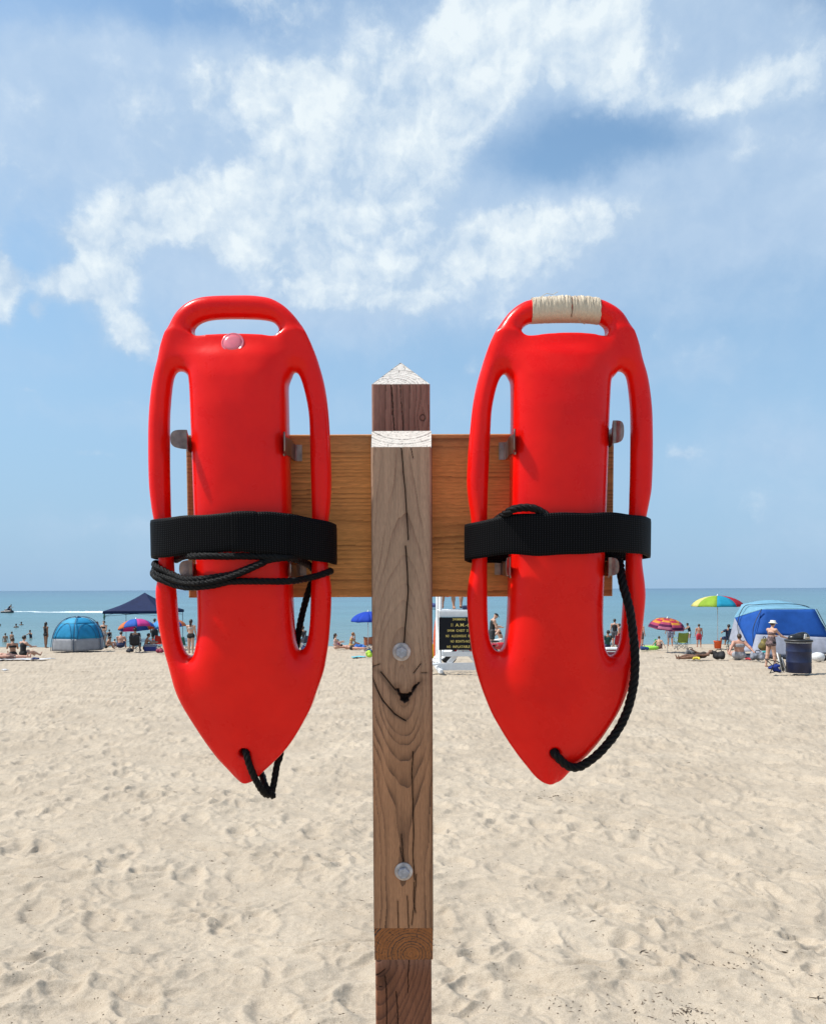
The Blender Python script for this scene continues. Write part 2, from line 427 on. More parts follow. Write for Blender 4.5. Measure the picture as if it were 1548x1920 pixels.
def sand_h(x, y):
    wx = x + .10 * pn(x * 2.1, y * 2.1, 1) + .05 * pn(x * 6, y * 6, 2); wy = y + .10 * pn(x * 2.1 + 9, y * 2.1, 3) + .05 * pn(x * 6, y * 6 + 5, 4)
    h = .030 * fbm(x * .55, y * .55, 3, 0)
    # trodden crests: sharp along the top, soft in the hollows
    R_ = lambda n: np.clip(1 - np.abs(n), .02, 1)
    r1 = R_(fbm(wx * 2.6 + 3, wy * 4.1, 2, 1, .45)); r2 = R_(pn(wx * 6.4 + 11, wy * 10.0, 3)); r3 = R_(pn(wx * 15.0 + 5, wy * 21.0, 5))
    m1 = np.clip(.75 + .9 * pn(x * .9, y * 1.1, 5), .15, 1.4); m2 = np.clip(.6 + 1.1 * pn(x * 1.7 + 7, y * 1.9, 2), .05, 1.4)
    h = h + .042 * m1 * r1 ** 1.5 + .025 * m2 * r2 ** 1.7 + .0075 * np.clip(.6 + pn(x * 3, y * 3, 4), 0, 1.3) * r3 ** 1.6
    f1, f2, ox, oy = worley(wx * 5.4, wy * 7.2)                # heel hollows between them
    h = h + .032 * np.clip(.55 + .75 * pn(x * 1.2, y * 1.2, 5), .08, 1.3) * f1 ** 1.7
    # single footprints: shallow, with a lip
    q1, q2, qx, qy = worley(x * 2.2 + 77, y * 2.2 + 41)
    rr = np.sqrt((qx * 1.35 + .35 * qy) ** 2 + (qy * .8) ** 2) + .03 * pn(x * 13, y * 13, 1)
    on = (np.sin(np.floor(x * 2.2 + 77 + qx) * 12.9 + np.floor(y * 2.2 + 41 + qy) * 78.2) > .0)
    h = h - on * .022 * (1 - sstep(.20, .33, rr)) + on * .007 * np.exp(-((rr - .37) / .05) ** 2)
    h = h + .0035 * fbm(x * 14, y * 17, 3, 3) - .045
    far = 1 - sstep(46.5, 49.5, y)
    return (h - .050) * .92 * (0.12 + .88 * far)
ys = np.concatenate([np.linspace(-25, 2.2, 46), 1 / np.linspace(1 / 2.3, 1 / 47.5, 680), np.linspace(48.3, 66, 22)])
txs = np.concatenate([-np.linspace(4.5, .62, 46) , np.linspace(-.6, .6, 1120), np.linspace(.62, 4.5, 46)])
YY, TX = np.meshgrid(ys, txs, indexing='ij')
XX = TX * (np.maximum(YY, 0) + 3)
ZZ = -SLOPE * YY + sand_h(XX, YY)
ZZ += .05 * sstep(49, 52, YY) * pn(XX * .15, YY * .15, 2)
nr, nc = YY.shape
I = np.arange(nr * nc).reshape(nr, nc)
Fq = np.stack([I[:-1, :-1], I[:-1, 1:], I[1:, 1:], I[1:, :-1]], -1).reshape(-1, 4)
beach = obj('beach', np.stack([XX, YY, ZZ], -1).reshape(-1, 3), Fq, M_SAND)
tag(beach, 'pale trampled dry sand sloping down to the lake', None, kind='structure')

# twigs, seeds and flecks lying on the sand: nobody could count them
def debris():
    rnd = random.Random(5); V = []; Fc = []
    def bit(x, y, ln, wd, a):
        z = gz(x, y) + float(sand_h(np.array([x]), np.array([y]))[0]) + wd * .4
        c, s = math.cos(a), math.sin(a); n = len(V); bx = rnd.uniform(-.3, .3) * ln
        for t, k in ((-.5, .4), (0, 1), (.5, .3)):
            ux = x + c * ln * t - s * bx * (1 - 4 * t * t) * .5; uy = y + s * ln * t + c * bx * (1 - 4 * t * t) * .5
            for q in range(3):
                an = q * 2.094; V.append((ux - s * math.cos(an) * wd * k, uy + c * math.cos(an) * wd * k, z + math.sin(an) * wd * k))
        for i in (0, 3):
            for q in range(3): Fc.append((n + i + q, n + i + (q + 1) % 3, n + i + 3 + (q + 1) % 3, n + i + 3 + q))
        Fc.append((n, n + 2, n + 1)); Fc.append((n + 6, n + 7, n + 8))
    for i in range(2000):
        y = 2.6 / (1 - rnd.random() * .88); x = rnd.uniform(-.62, .62) * (y + .6)
        if rnd.random() < .86: bit(x, y, rnd.uniform(.004, .012), rnd.uniform(.0014, .0034), rnd.uniform(0, 6.3))
        else: bit(x, y, rnd.uniform(.02, .06), rnd.uniform(.0008, .0018), rnd.uniform(0, 6.3))
    for (px, py, r, n) in ((1285, 1868, .16, 210), (1310, 1892, .12, 50), (1040, 1480, .22, 110), (1180, 1545, .10, 40), (1375, 1785, .10, 60), (1415, 1765, .10, 40), (1330, 1778, .09, 40), (165, 1257, .5, 60), (265, 1258, .3, 30), (1030, 1868, .07, 18), (1140, 1860, .1, 20), (1190, 1870, .12, 30), (1370, 1265, .5, 30), (1240, 1232, .4, 24)):
        g = G(px, py)
        for k in range(int(n * .5)):
            a = rnd.uniform(0, 6.3); q = abs(rnd.gauss(0, r * .6))
            sc_ = .7 + .12 * g.y
            bit(g.x + q * math.cos(a) * 1.3, g.y + q * math.sin(a), rnd.uniform(.006, .022) * sc_, rnd.uniform(.0012, .0026) * sc_, rnd.uniform(0, 6.3))
    for (px, py, ln) in ((263, 1323, .1), (325, 1476, .1), (397, 1597, .08), (75, 1634, .08), (245, 1495, .04), (1268, 1385, .09), (1470, 1768, .07), (1205, 1762, .06), (1240, 1910, .06), (1530, 1850, .06), (1110, 1715, .04), (55, 1680, .05), (1425, 1545, .04), (1230, 1536, .04), (175, 1360, .08), (640, 1880, .03), (1290, 1420, .06)):
        g = G(px, py); bit(g.x, g.y, ln, .0022 + ln * .02, rnd.uniform(-.7, .7)); bit(g.x + .01, g.y, ln * .6, .0024 + ln * .02, rnd.uniform(-.9, .9))
    o = obj('twig_litter', V, Fc, mat('dark_twig', (.085, .058, .036), .85, var=.5, vscale=9), smooth=False)
    tag(o, 'dark twigs, seeds and flecks scattered over the pale sand', 'beach litter', kind='stuff')
debris()

# ================================================================== LAKE
def water_material():
    m = bpy.data.materials.new('lake_water'); m.use_nodes = True; t = m.node_tree; b = t.nodes['Principled BSDF']; L_ = t.links.new
    g = t.nodes.new('ShaderNodeNewGeometry'); sp = t.nodes.new('ShaderNodeSeparateXYZ'); L_(g.outputs['Position'], sp.inputs[0])
    lg = t.nodes.new('ShaderNodeMath'); lg.operation = 'LOGARITHM'; L_(sp.outputs[1], lg.inputs[0]); lg.inputs[1].default_value = 10
    r = t.nodes.new('ShaderNodeValToRGB'); mp = t.nodes.new('ShaderNodeMapRange'); mp.inputs['From Min'].default_value = 1.7; mp.inputs['From Max'].default_value = 3.7
    L_(lg.outputs[0], mp.inputs['Value']); L_(mp.outputs[0], r.inputs[0])
    e = r.color_ramp.elements; e[0].position = 0; e[0].color = (.125, .205, .205, 1); e[1].position = 1; e[1].color = (.030, .082, .155, 1)
    x = e.new(.18); x.color = (.078, .178, .205, 1); x = e.new(.42); x.color = (.055, .148, .195, 1); x = e.new(.7); x.color = (.038, .108, .17, 1)
    def streak(sx, sy, s, d=4):
        mpp = t.nodes.new('ShaderNodeMapping'); mpp.inputs['Scale'].default_value = (sx, sy, 1); L_(g.outputs['Position'], mpp.inputs[0])
        n = t.nodes.new('ShaderNodeTexNoise'); n.inputs['Scale'].default_value = s; n.inputs['Detail'].default_value = d; n.inputs['Roughness'].default_value = .6; L_(mpp.outputs[0], n.inputs['Vector']); return n.outputs['Fac']
    # broad slicks
    mr1 = t.nodes.new('ShaderNodeMapRange'); mr1.inputs['From Min'].default_value = .35; mr1.inputs['From Max'].default_value = .65; mr1.inputs['To Min'].default_value = .86; mr1.inputs['To Max'].default_value = 1.12
    L_(streak(.25, 1, .035, 5), mr1.inputs['Value'])
    vs = t.nodes.new('ShaderNodeVectorMath'); vs.operation = 'SCALE'; L_(r.outputs[0], vs.inputs[0]); L_(mr1.outputs[0], vs.inputs['Scale']); L_(vs.outputs[0], b.inputs['Base Color'])
    b.inputs['Roughness'].default_value = .22; b.inputs['Specular IOR Level'].default_value = .38; b.inputs['IOR'].default_value = 1.33
    b1 = t.nodes.new('ShaderNodeBump'); b1.inputs['Strength'].default_value = .9; b1.inputs['Distance'].default_value = .16; L_(streak(.35, 1, 1.1, 5), b1.inputs['Height'])
    b2 = t.nodes.new('ShaderNodeBump'); b2.inputs['Strength'].default_value = .8; b2.inputs['Distance'].default_value = .6; L_(streak(.3, 1, .16, 4), b2.inputs['Height']); L_(b1.outputs[0], b2.inputs['Normal'])
    L_(b2.outputs[0], b.inputs['Normal'])
    return m
yw = np.concatenate([np.linspace(47, 140, 380), np.geomspace(141, 26000, 90)])
xw = np.linspace(-1, 1, 260)
YW, XW = np.meshgrid(yw, xw, indexing='ij'); XWm = XW * (np.maximum(YW, 60) * 1.6)
HW = .030 * fbm(XWm * .22, YW * .75, 3, 1) + .012 * pn(XWm * .9, YW * 2.6, 4)
HW = np.where(YW < 150, HW, 0)
ZW = WZ + HW * sstep(47, 56, YW) * (1 - sstep(110, 140, YW))
I = np.arange(YW.size).reshape(YW.shape)
Fq = np.stack([I[:-1, :-1], I[:-1, 1:], I[1:, 1:], I[1:, :-1]], -1).reshape(-1, 4)
lake = obj('lake', np.stack([XWm, YW, ZW], -1).reshape(-1, 3), Fq, water_material())
tag(lake, 'calm blue green lake reaching to the horizon', None, kind='structure')

def wake():                                    # churned white water: low ragged ridges of foam
    V = []; Fc = []
    def band(pts, n, seed):
        rr = random.Random(seed); P = catmull(pts, n, close=False)
        for (px, py, h) in P:
            if rr.random() < .12: continue
            c = W(px, py); rx = rr.uniform(.5, 1.5); ry = rr.uniform(.3, .9) * h * 4; hh = h * rr.uniform(.5, 1.1)
            k0 = len(V)
            for q in range(7):
                a = q * 2 * math.pi / 7; V.append((c.x + rx * math.cos(a), c.y + ry * math.sin(a), WZ - .02))
            V.append((c.x + rr.uniform(-.2, .2), c.y, WZ + hh))
            for q in range(7): Fc.append((k0 + q, k0 + (q + 1) % 7, k0 + 7))
    band([(6, 1147.5, .10), (60, 1147, .06), (72, 1148, .05)], 14, 3)
    band([(80, 1148, .06), (110, 1148.2, .12), (150, 1148.4, .22), (188, 1148.6, .24), (215, 1148.8, .16), (262, 1149, .15), (330, 1149.5, .10)], 26, 4)
    o = obj('boat_wake', V, Fc, mat('foam', (.70, .76, .78), .7, var=.05), smooth=True)
    tag(o, 'long white line of churned foam trailing behind the jet ski', 'wake', kind='stuff')
wake()

# ================================================================== THE RACK: posts, crossboard, bolts, clips
def grain_cols(phi, base, dark, mixd=.8, seed=0, sharp=3.0):
    fr = phi - np.floor(phi); line = fr ** sharp                     # slow rise, sudden fall: late wood
    k = (line * mixd)[..., None]
    return np.asarray(base) * (1 - k) + np.asarray(dark) * k, line
def wood_grid(u0, u1, v0, v1, nu, nv, colfn, d0=0.0, r=.004, edge_v=False):
    e = .0075; us = np.concatenate([np.linspace(u0, u0 + e, 7)[:-1], np.linspace(u0 + e, u1 - e, nu), np.linspace(u1 - e, u1, 7)[1:]])
    vs_ = np.linspace(v0, v1, nv); Vv, Uu = np.meshgrid(vs_, us, indexing='ij')
    col, dep = colfn(Uu, Vv)
    t = np.maximum(np.maximum(u0 + r - Uu, Uu - (u1 - r)), 0)
    if edge_v: 
        tv = np.maximum(np.maximum(v0 + r * .5 - Vv, Vv - (v1 - r * .5)), 0) * 2; t = np.maximum(t, tv)
    rd = r - np.sqrt(np.maximum(r * r - np.minimum(t, r) ** 2, 0))
    fade = 1 - sstep(.0, 1, t / r)
    Dd = d0 + rd + dep * fade
    I_ = np.arange(Uu.size).reshape(Uu.shape)
    Fq_ = np.stack([I_[:-1, :-1], I_[:-1, 1:], I_[1:, 1:], I_[1:, :-1]], -1).reshape(-1, 4)
    return np.stack([Uu, Dd, Vv], -1).reshape(-1, 3), Fq_, col.reshape(-1, 3)
def join(parts):
    V = []; Fq_ = []; C = []; n = 0
    for v, f, c in parts: V.append(v); Fq_.append(np.asarray(f) + n); C.append(c); n += len(v)
    return np.concatenate(V), np.concatenate(Fq_), np.concatenate(C)
def quadgrid(p00, p10, p11, p01, nu, nv, colfn):         # flat patch with its own grain: colfn(s,t in metres)
    p00, p10, p11, p01 = [np.array(p, float) for p in (p00, p10, p11, p01)]
    t, s = np.meshgrid(np.linspace(0, 1, nv), np.linspace(0, 1, nu), indexing='ij')
    P = (p00 * (1 - s)[..., None] * (1 - t)[..., None] + p10 * s[..., None] * (1 - t)[..., None] + p11 * s[..., None] * t[..., None] + p01 * (1 - s)[..., None] * t[..., None])
    wu = np.linalg.norm(p10 - p00); wv_ = max(np.linalg.norm(p01 - p00), 1e-6)
    col, dep = colfn((s - .5) * wu, t * wv_)
    nrm = np.cross(p10 - p00, (p01 + p11) / 2 - p00); nrm /= max(np.linalg.norm(nrm), 1e-9)
    ed = np.minimum(np.minimum(s, 1 - s), np.minimum(t, 1 - t)); P = P - (dep * sstep(0, .04, ed))[..., None] * nrm
    I_ = np.arange(s.size).reshape(s.shape)
    Fq_ = np.stack([I_[:-1, :-1], I_[:-1, 1:], I_[1:, 1:], I_[1:, :-1]], -1).reshape(-1, 4)
    return P.reshape(-1, 3), Fq_, col.reshape(-1, 3)
def polyd(U, V, pts):
    d = np.full(U.shape, 1e9)
    for (a, b), (c, e) in zip(pts[:-1], pts[1:]):
        ex, ey = c - a, e - b; L2 = ex * ex + ey * ey + 1e-12; t = np.clip(((U - a) * ex + (V - b) * ey) / L2, 0, 1)
        d = np.minimum(d, np.hypot(U - a - ex * t, V - b - ey * t))
    return d
def wood_mat(name, rough=.78, bump=.35):
    m = bpy.data.materials.new(name); m.use_nodes = True; t = m.node_tree; b = t.nodes['Principled BSDF']; L_ = t.links.new
    at = t.nodes.new('ShaderNodeAttribute'); at.attribute_name = 'wood'
    tcn = t.nodes.new('ShaderNodeTexCoord'); mp = t.nodes.new('ShaderNodeMapping'); mp.inputs['Scale'].default_value = (1, 1, .12) if name != 'crossboard_wood' else (.12, 1, 1)
    L_(tcn.outputs['Object'], mp.inputs[0])
    n = t.nodes.new('ShaderNodeTexNoise'); n.inputs['Scale'].default_value = 700; n.inputs['Detail'].default_value = 3; L_(mp.outputs[0], n.inputs['Vector'])
    r = t.nodes.new('ShaderNodeMapRange'); r.inputs['From Min'].default_value = .3; r.inputs['From Max'].default_value = .7; r.inputs['To Min'].default_value = .84; r.inputs['To Max'].default_value = 1.13; L_(n.outputs['Fac'], r.inputs['Value'])
    vs = t.nodes.new('ShaderNodeVectorMath'); vs.operation = 'SCALE'; L_(at.outputs['Color'], vs.inputs[0]); L_(r.outputs[0], vs.inputs['Scale']); L_(vs.outputs[0], b.inputs['Base Color'])
    b.inputs['Roughness'].default_value = rough; b.inputs['Specular IOR Level'].default_value = .25
    bp = t.nodes.new('ShaderNodeBump'); bp.inputs['Strength'].default_value = bump; bp.inputs['Distance'].default_value = .0012; L_(n.outputs['Fac'], bp.inputs['Height']); L_(bp.outputs[0], b.inputs['Normal'])
    return m
M_W = wood_mat('weathered_wood'); M_WP = wood_mat('crossboard_wood', .7, .3)
rack = empty('rescue_stand', RACK_O, rx=LEAN, label='weathered wooden post and crossboard stand holding the two red rescue buoys', cat='buoy stand')

def uv_pts(pp, d): return [L(x, y, d) for x, y in pp]
GREY = (.42, .275, .185); WARM = (.40, .185, .085); DARKL = (.070, .036, .024); CRK = (.017, .010, .008)
# front board -----------------------------------------------------
uL = (L(694.5, 900, 0)[0] + L(700, 1600, 0)[0]) / 2; uR = (L(810, 900, 0)[0] + L(811.5, 1600, 0)[0]) / 2
vT = L(752, 838, 0)[1]; vB = L(757, 1741, 0)[1]
kx, kv = L(757, 1285, 0)
cracks = [([(752, 838), (755, 870), (760, 930), (764, 985), (765, 1012)], .0011), ([(760, 1024), (763, 1060), (765, 1110), (762, 1150), (757, 1206)], .0013),
          ([(696, 1265), (703, 1285), (716, 1312), (738, 1338), (760, 1352)], .0012), ([(714, 1260), (730, 1280), (742, 1294)], .0010),
          ([(774, 1410), (772, 1450), (774, 1500), (775, 1560), (774, 1610), (777, 1650)], .0009), ([(752, 1565), (757, 1615)], .0006), ([(750, 1590), (756, 1618)], .0005),
          ([(776, 1655), (775, 1690), (779, 1712)], .0006), ([(780, 1640), (777, 1690), (772, 1735)], .0006), ([(745, 1690), (747, 1740)], .0007), ([(763, 1680), (766, 1740)], .0006),
          ([(775, 1262), (788, 1245)], .0007), ([(698, 1250), (712, 1245)], .0005), ([(770, 838), (774, 860)], .0004), ([(790, 1262), (800, 1262)], .0006)]
cracks = [(uv_pts(p, 0), wd) for p, wd in cracks]
hole = [L(x, y, 0) for x, y in ((741, 1289), (748, 1288), (750, 1297), (761, 1300), (771, 1295), (774, 1287), (783, 1279), (790, 1276), (784, 1285), (776, 1295), (770, 1305), (765, 1315), (758, 1320), (751, 1311), (745, 1299))]
def front_cols(U, V):
    dv_ = V - kv; up = dv_ > 0
    a = np.where(up, .19, .115); zz = .058 * np.tanh((np.abs(dv_) / a) ** 1.25)
    cx = kx - .004 + .10 * zz + .0035 * pn(V * 7, V * 0 + 3.1, 1) + .0025 * pn(V * 21, U * 30, 2)
    rr = np.sqrt(((U - cx) * 1.0) ** 2 + zz ** 2 + .00001)
    rr = rr + .0016 * fbm(U * 34, V * 6, 3, 2)
    phi = rr / .0072 + .6 * pn(rr * 90, V * 0 + .5, 3) 
    low = 1 - sstep(-.05, .22, V - L(757, 1400, 0)[1])              # warmer, darker towards the foot
    base = np.asarray(GREY) * (1 - .8 * low[..., None]) + np.asarray(WARM) * (.8 * low[..., None])
    tone = 1 + .14 * fbm(U * 22, V * 3.2, 3, 4) ; base = base * tone[..., None]
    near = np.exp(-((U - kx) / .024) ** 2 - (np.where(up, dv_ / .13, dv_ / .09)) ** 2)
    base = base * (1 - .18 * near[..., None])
    fr = phi - np.floor(phi); line = fr ** (5.5 - 2.2 * low)
    fib = pn(U * 420, V * 7, 1) * .6 + pn(U * 900, V * 14, 3) * .5 + .5 * pn(U * 150, V * 2.5, 2); base = base * (1 + .17 * fib)[..., None]
    line = line * np.clip(.75 + .7 * pn(U * 60, V * 9, 4), .15, 1.15)
    k = (line * (.60 + .28 * low) * (1 - .55 * near))[..., None]
    col = base * (1 - k) + np.asarray(DARKL) * (1 + 1.3 * (1 - low[..., None])) * k
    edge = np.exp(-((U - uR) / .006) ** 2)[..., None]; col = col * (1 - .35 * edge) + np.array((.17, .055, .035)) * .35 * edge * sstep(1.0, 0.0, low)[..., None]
    dep = .0006 * line
    for pts, wd in cracks:
        dd = polyd(U + .0005 * pn(U * 60, V * 60, 1), V, pts)
        c = 1 - sstep(wd * .2, wd * .85, dd); col = col * (1 - c[..., None]) + np.asarray(CRK) * c[..., None]; dep = dep + .005 * c
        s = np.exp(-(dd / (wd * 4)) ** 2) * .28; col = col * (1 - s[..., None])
    hs = sdpoly(U + .0016 * fbm(U * 150, V * 150, 3, 2), V + .0016 * fbm(U * 150, V * 150, 3, 4), hole)
    c = 1 - sstep(-.0012, .0006, hs); col = col * (1 - c[..., None]) + np.array((.026, .013, .010)) * (1 + .6 * fbm(U * 300, V * 300, 2, 1))[..., None] * c[..., None]; dep = dep + .012 * (1 - sstep(-.005, .0, hs))
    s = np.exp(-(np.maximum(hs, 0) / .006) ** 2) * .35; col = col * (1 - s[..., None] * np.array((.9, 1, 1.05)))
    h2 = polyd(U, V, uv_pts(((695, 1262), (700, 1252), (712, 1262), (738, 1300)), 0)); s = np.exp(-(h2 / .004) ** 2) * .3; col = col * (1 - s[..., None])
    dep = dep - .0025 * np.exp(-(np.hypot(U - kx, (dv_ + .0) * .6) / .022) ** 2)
    return np.clip(col, .004, .9), dep
def end_cols(cx, cy, sp, base=(.62, .58, .52), lk=.75, seed=0):  # default base: weathered end grain, paled further to paint in sun glare
    def fn(s, t):
        r = np.hypot(s - cx, t - cy) + .0007 * fbm(s * 120, t * 120, 3, seed); phi = r / sp + .35 * pn(r * 300, r * 0, 2)
        fr = phi - np.floor(phi); line = np.exp(-((fr - .5) / .085) ** 2) * (.45 + .9 * np.clip(pn(s * 260, t * 260, seed) + .45, 0, 1))
        b_ = np.asarray(base) * (1 + .10 * fbm(s * 90, t * 90, 3, 1))[..., None]
        k = np.clip(line * lk, 0, 1)[..., None]; col = b_ * (1 - k) + np.array((.06, .045, .04)) * k
        ang = np.arctan2(t - cy, s - cx); rad = (np.abs(((ang * 4.1 + .3 * pn(r * 100, ang, 3)) % 1) - .5) < .018) & (pn(s * 90, t * 90, 4) > .12)
        col = np.where(rad[..., None], .05, col); return col, .0006 * line + .001 * rad
    return fn
def side_cols(s, t):
    phi = s / .006 + .5 * fbm(s * 60, t * 5, 2, 1); col, ln = grain_cols(phi, (.25, .17, .125), DARKL, .5); return col, 0 * s
TH = .038
cutT, cutB = .036, .060
vTb = L(752, 808, TH)[1] ; vTb = max(vTb, vT + .004); vBb = L(757, 1800, .011)[1]
fb_parts = [wood_grid(uL, uR, vB, vT, 110, 1000, front_cols, r=.005),
  quadgrid((uL + .001, .0012, vT - .0003), (uR - .001, .0012, vT - .0003), (uR, TH, vTb), (uL, TH, vTb), 90, 44, end_cols(.002, .075, .0062, seed=1)),
  quadgrid((uL + .0005, .011, vBb), (uR - .0005, .011, vBb), (uR - .001, .0012, vB), (uL + .001, .0012, vB), 90, 60, end_cols(.012, .010, .0048, (.30, .115, .040), 1.5, seed=3)),
  quadgrid((uL, .0038, vB), (uL, .0038, vT), (uL, TH, vTb), (uL, TH, vBb), 60, 8, lambda s, t: side_cols(t, s)),
  quadgrid((uR, .0038, vT), (uR, .0038, vB), (uR, TH, vBb), (uR, TH, vTb), 60, 8, lambda s, t: side_cols(t, s)),
  quadgrid((uL, TH, vBb), (uR, TH, vBb), (uR - .0005, .011, vBb), (uL + .0005, .011, vBb), 6, 6, side_cols),
  quadgrid((uR, TH, vBb), (uL, TH, vBb), (uL, TH, vTb), (uR, TH, vTb), 20, 60, side_cols)]
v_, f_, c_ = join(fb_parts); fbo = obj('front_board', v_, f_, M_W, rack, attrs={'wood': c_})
fbo['label'] = 'grey weathered front board with a long crack and a dark knot hole'
# back post -------------------------------------------------------
PD = .0765
pL = L(700.5, 1860, PD)[0]; pR = L(806, 1860, PD)[0]; pL = (pL + L(700, 760, PD)[0]) / 2; pR = (pR + L(809, 760, PD)[0]) / 2
pT = L(752, 720, PD)[1]; pW = pR - pL; pB = -(CZ + .35) / math.cos(LEAN)
pc = (pL + pR) / 2
pcr = [(uv_pts(p, PD), wd) for p, wd in ((((733, 716), (735, 745), (737, 780), (739, 808)), .0011), (((750, 720), (752, 750), (755, 790), (756, 808)), .0006), (((767, 1800), (765, 1815), (765, 1862)), .0008), (((721, 1830), (724, 1850), (725, 1910), (724, 1960)), .0010), (((742, 1860), (745, 1890), (747, 1960)), .0010), (((702, 1832), (712, 1826), (722, 1818)), .0010), (((702, 1849), (716, 1851)), .0008))]
kn = L(792, 783, PD); kn2 = L(718, 1835, PD)
def post_cols(U, V):
    zz = .03 + .01 * pn(V * 3, V * 0, 1); cx = pc - .045 + .006 * pn(V * 5, V * 0 + 1, 2)
    U2 = U + .006 * np.exp(-((V - kn[1]) / .018) ** 2 - ((U - kn[0]) / .014) ** 2) * np.sign(U - kn[0]) * -1
    rr = np.sqrt((U2 - cx) ** 2 + zz ** 2) + .001 * fbm(U * 30, V * 7, 3, 2)
    lowm = 1 - sstep(0, .06, V - L(757, 1790, PD)[1] + .04)
    rr = rr + lowm * .35 * np.sqrt((V - kn2[1] - .02) ** 2 + (U - pc + .0) ** 2 * .3)
    phi = rr / .0082 + .5 * pn(rr * 80, V * 0, 3); fr = phi - np.floor(phi); line = fr ** 3
    base = np.array((.30, .17, .13)) * (1 - lowm[..., None]) + np.array((.235, .095, .05)) * lowm[..., None]
    base = base * (1 + .2 * fbm(U * 26, V * 3, 3, 5))[..., None]
    fib = pn(U * 420, V * 7, 1) * .6 + pn(U * 900, V * 14, 3) * .5; base = base * (1 + .2 * fib)[..., None]
    k = (line * .68)[..., None]; col = base * (1 - k) + np.array((.062, .028, .022)) * k; dep = .0007 * line
    for pts, wd in pcr:
        dd = polyd(U + .0008 * pn(U * 160, V * 160, 1), V, pts); c = 1 - sstep(wd * .2, wd * .9, dd); col = col * (1 - c[..., None]) + np.asarray(CRK) * c[..., None]; dep = dep + .004 * c
    rk = np.hypot(U - kn[0], (V - kn[1]) * .9); c = np.exp(-((rk - .0042) / .0009) ** 2); col = col * (1 - .8 * c[..., None]); dep = dep + .001 * c
    rk = np.hypot((U - kn2[0]), (V - kn2[1]) * .8); c = np.exp(-(rk / .012) ** 2) * .55; col = col * (1 - c[..., None])
    return np.clip(col, .004, .9), dep
pk = [(pL, PD), (pR, PD), (pR, PD + pW), (pL, PD + pW)]; apex = (pc - .0005, PD + pW / 2, L(753, 680, PD + pW / 2)[1])
pp = [wood_grid(pL, pR, pB, pT, 80, 1500, post_cols, PD)]
pp.append(quadgrid((pL, PD + pW, pB), (pL, PD + .004, pB), (pL, PD + .004, pT), (pL, PD + pW, pT), 30, 200, side_cols))
pp.append(quadgrid((pR, PD + .004, pB), (pR, PD + pW, pB), (pR, PD + pW, pT), (pR, PD + .004, pT), 30, 200, side_cols))
pp.append(quadgrid((pR, PD + pW, pB), (pL, PD + pW, pB), (pL, PD + pW, pT), (pR, PD + pW, pT), 30, 200, side_cols))
endf = end_cols(-.014, -.01, .0058, (.62, .59, .54), .8, seed=2)  # post tip: sun glare put into the pale end-grain colour
ctr = [(pL, PD + .0015, pT), (pR, PD + .0015, pT), (pR, PD + pW, pT), (pL, PD + pW, pT)]
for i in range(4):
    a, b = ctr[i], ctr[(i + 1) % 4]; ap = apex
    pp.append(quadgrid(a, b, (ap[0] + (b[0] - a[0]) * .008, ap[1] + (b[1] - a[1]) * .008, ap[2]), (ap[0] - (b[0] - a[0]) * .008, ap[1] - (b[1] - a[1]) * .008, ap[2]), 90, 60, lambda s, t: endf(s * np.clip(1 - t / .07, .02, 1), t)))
v_, f_, c_ = join(pp); po = obj('back_post', v_, f_, M_W, rack, attrs={'wood': c_}); po['label'] = 'reddish brown square post with a pointed sunlit top'
# crossboard ------------------------------------------------------
cL = L(350, 950, TH)[0]; cR = L(1150, 950, TH)[0]; cT = L(650, 814, TH)[1]; cB = L(650, 1120, TH)[1]
def cross_cols(U, V):
    phi = V / .0085 + .9 * fbm(U * 1.6, V * 9, 3, 1) + .12 * pn(U * 9, V * 60, 2) + 2.4 * pn(V * 18, V * 0, 4)
    fr = phi - np.floor(phi); line = fr ** 2.2
    base = np.array((.66, .30, .090)) * (1 + .22 * fbm(U * 3, V * 16, 3, 3))[..., None]
    top = sstep(cT - .05, cT - .01, V)[..., None]; base = base * (1 - .3 * top) + np.array((.20, .12, .075)) * .3 * top
    endw = (sstep(.03, .0, U - cL) + sstep(.03, .0, cR - U))[..., None]; base = base * (1 - .5 * endw) + np.array((.17, .085, .05)) * .5 * endw
    line = line * np.clip(.65 + .9 * fbm(U * 4, V * 40, 2, 1), .1, 1.2); k = np.clip(line * .5, 0, .75)[..., None]; col = base * (1 - k * 1.25) + np.array((.10, .035, .012)) * k * 1.25
    dd = np.abs(pn(U * 8, V * 160, 5)); sp = (dd > .62)[..., None]; col = np.where(sp, col * 1.15, col)
    return np.clip(col, .004, .9), .0005 * line
cp = [wood_grid(cL, cR, cB, cT, 420, 240, cross_cols, TH, .003, True)]
S2 = lambda s, t: grain_col2(s, t)
def edge_cols(s, t):
    phi = t / .005 + .6 * fbm(s * 3, t * 60, 2, 2); col, ln = grain_cols(phi, (.30, .17, .09), (.09, .045, .03), .5); return col, 0 * s
cp.append(quadgrid((cL, TH + .003, cT), (cR, TH + .003, cT), (cR, TH * 2, cT), (cL, TH * 2, cT), 160, 10, edge_cols))
cp.append(quadgrid((cL, TH * 2, cB), (cR, TH * 2, cB), (cR, TH + .003, cB), (cL, TH + .003, cB), 60, 6, edge_cols))
cp.append(quadgrid((cL, TH * 2, cB), (cL, TH + .003, cB), (cL, TH + .003, cT), (cL, TH * 2, cT), 10, 60, end_cols(0, .1, .005, (.16, .085, .055), .7)))
cp.append(quadgrid((cR, TH + .003, cB), (cR, TH * 2, cB), (cR, TH * 2, cT), (cR, TH + .003, cT), 10, 60, end_cols(0, .1, .005, (.16, .085, .055), .7)))
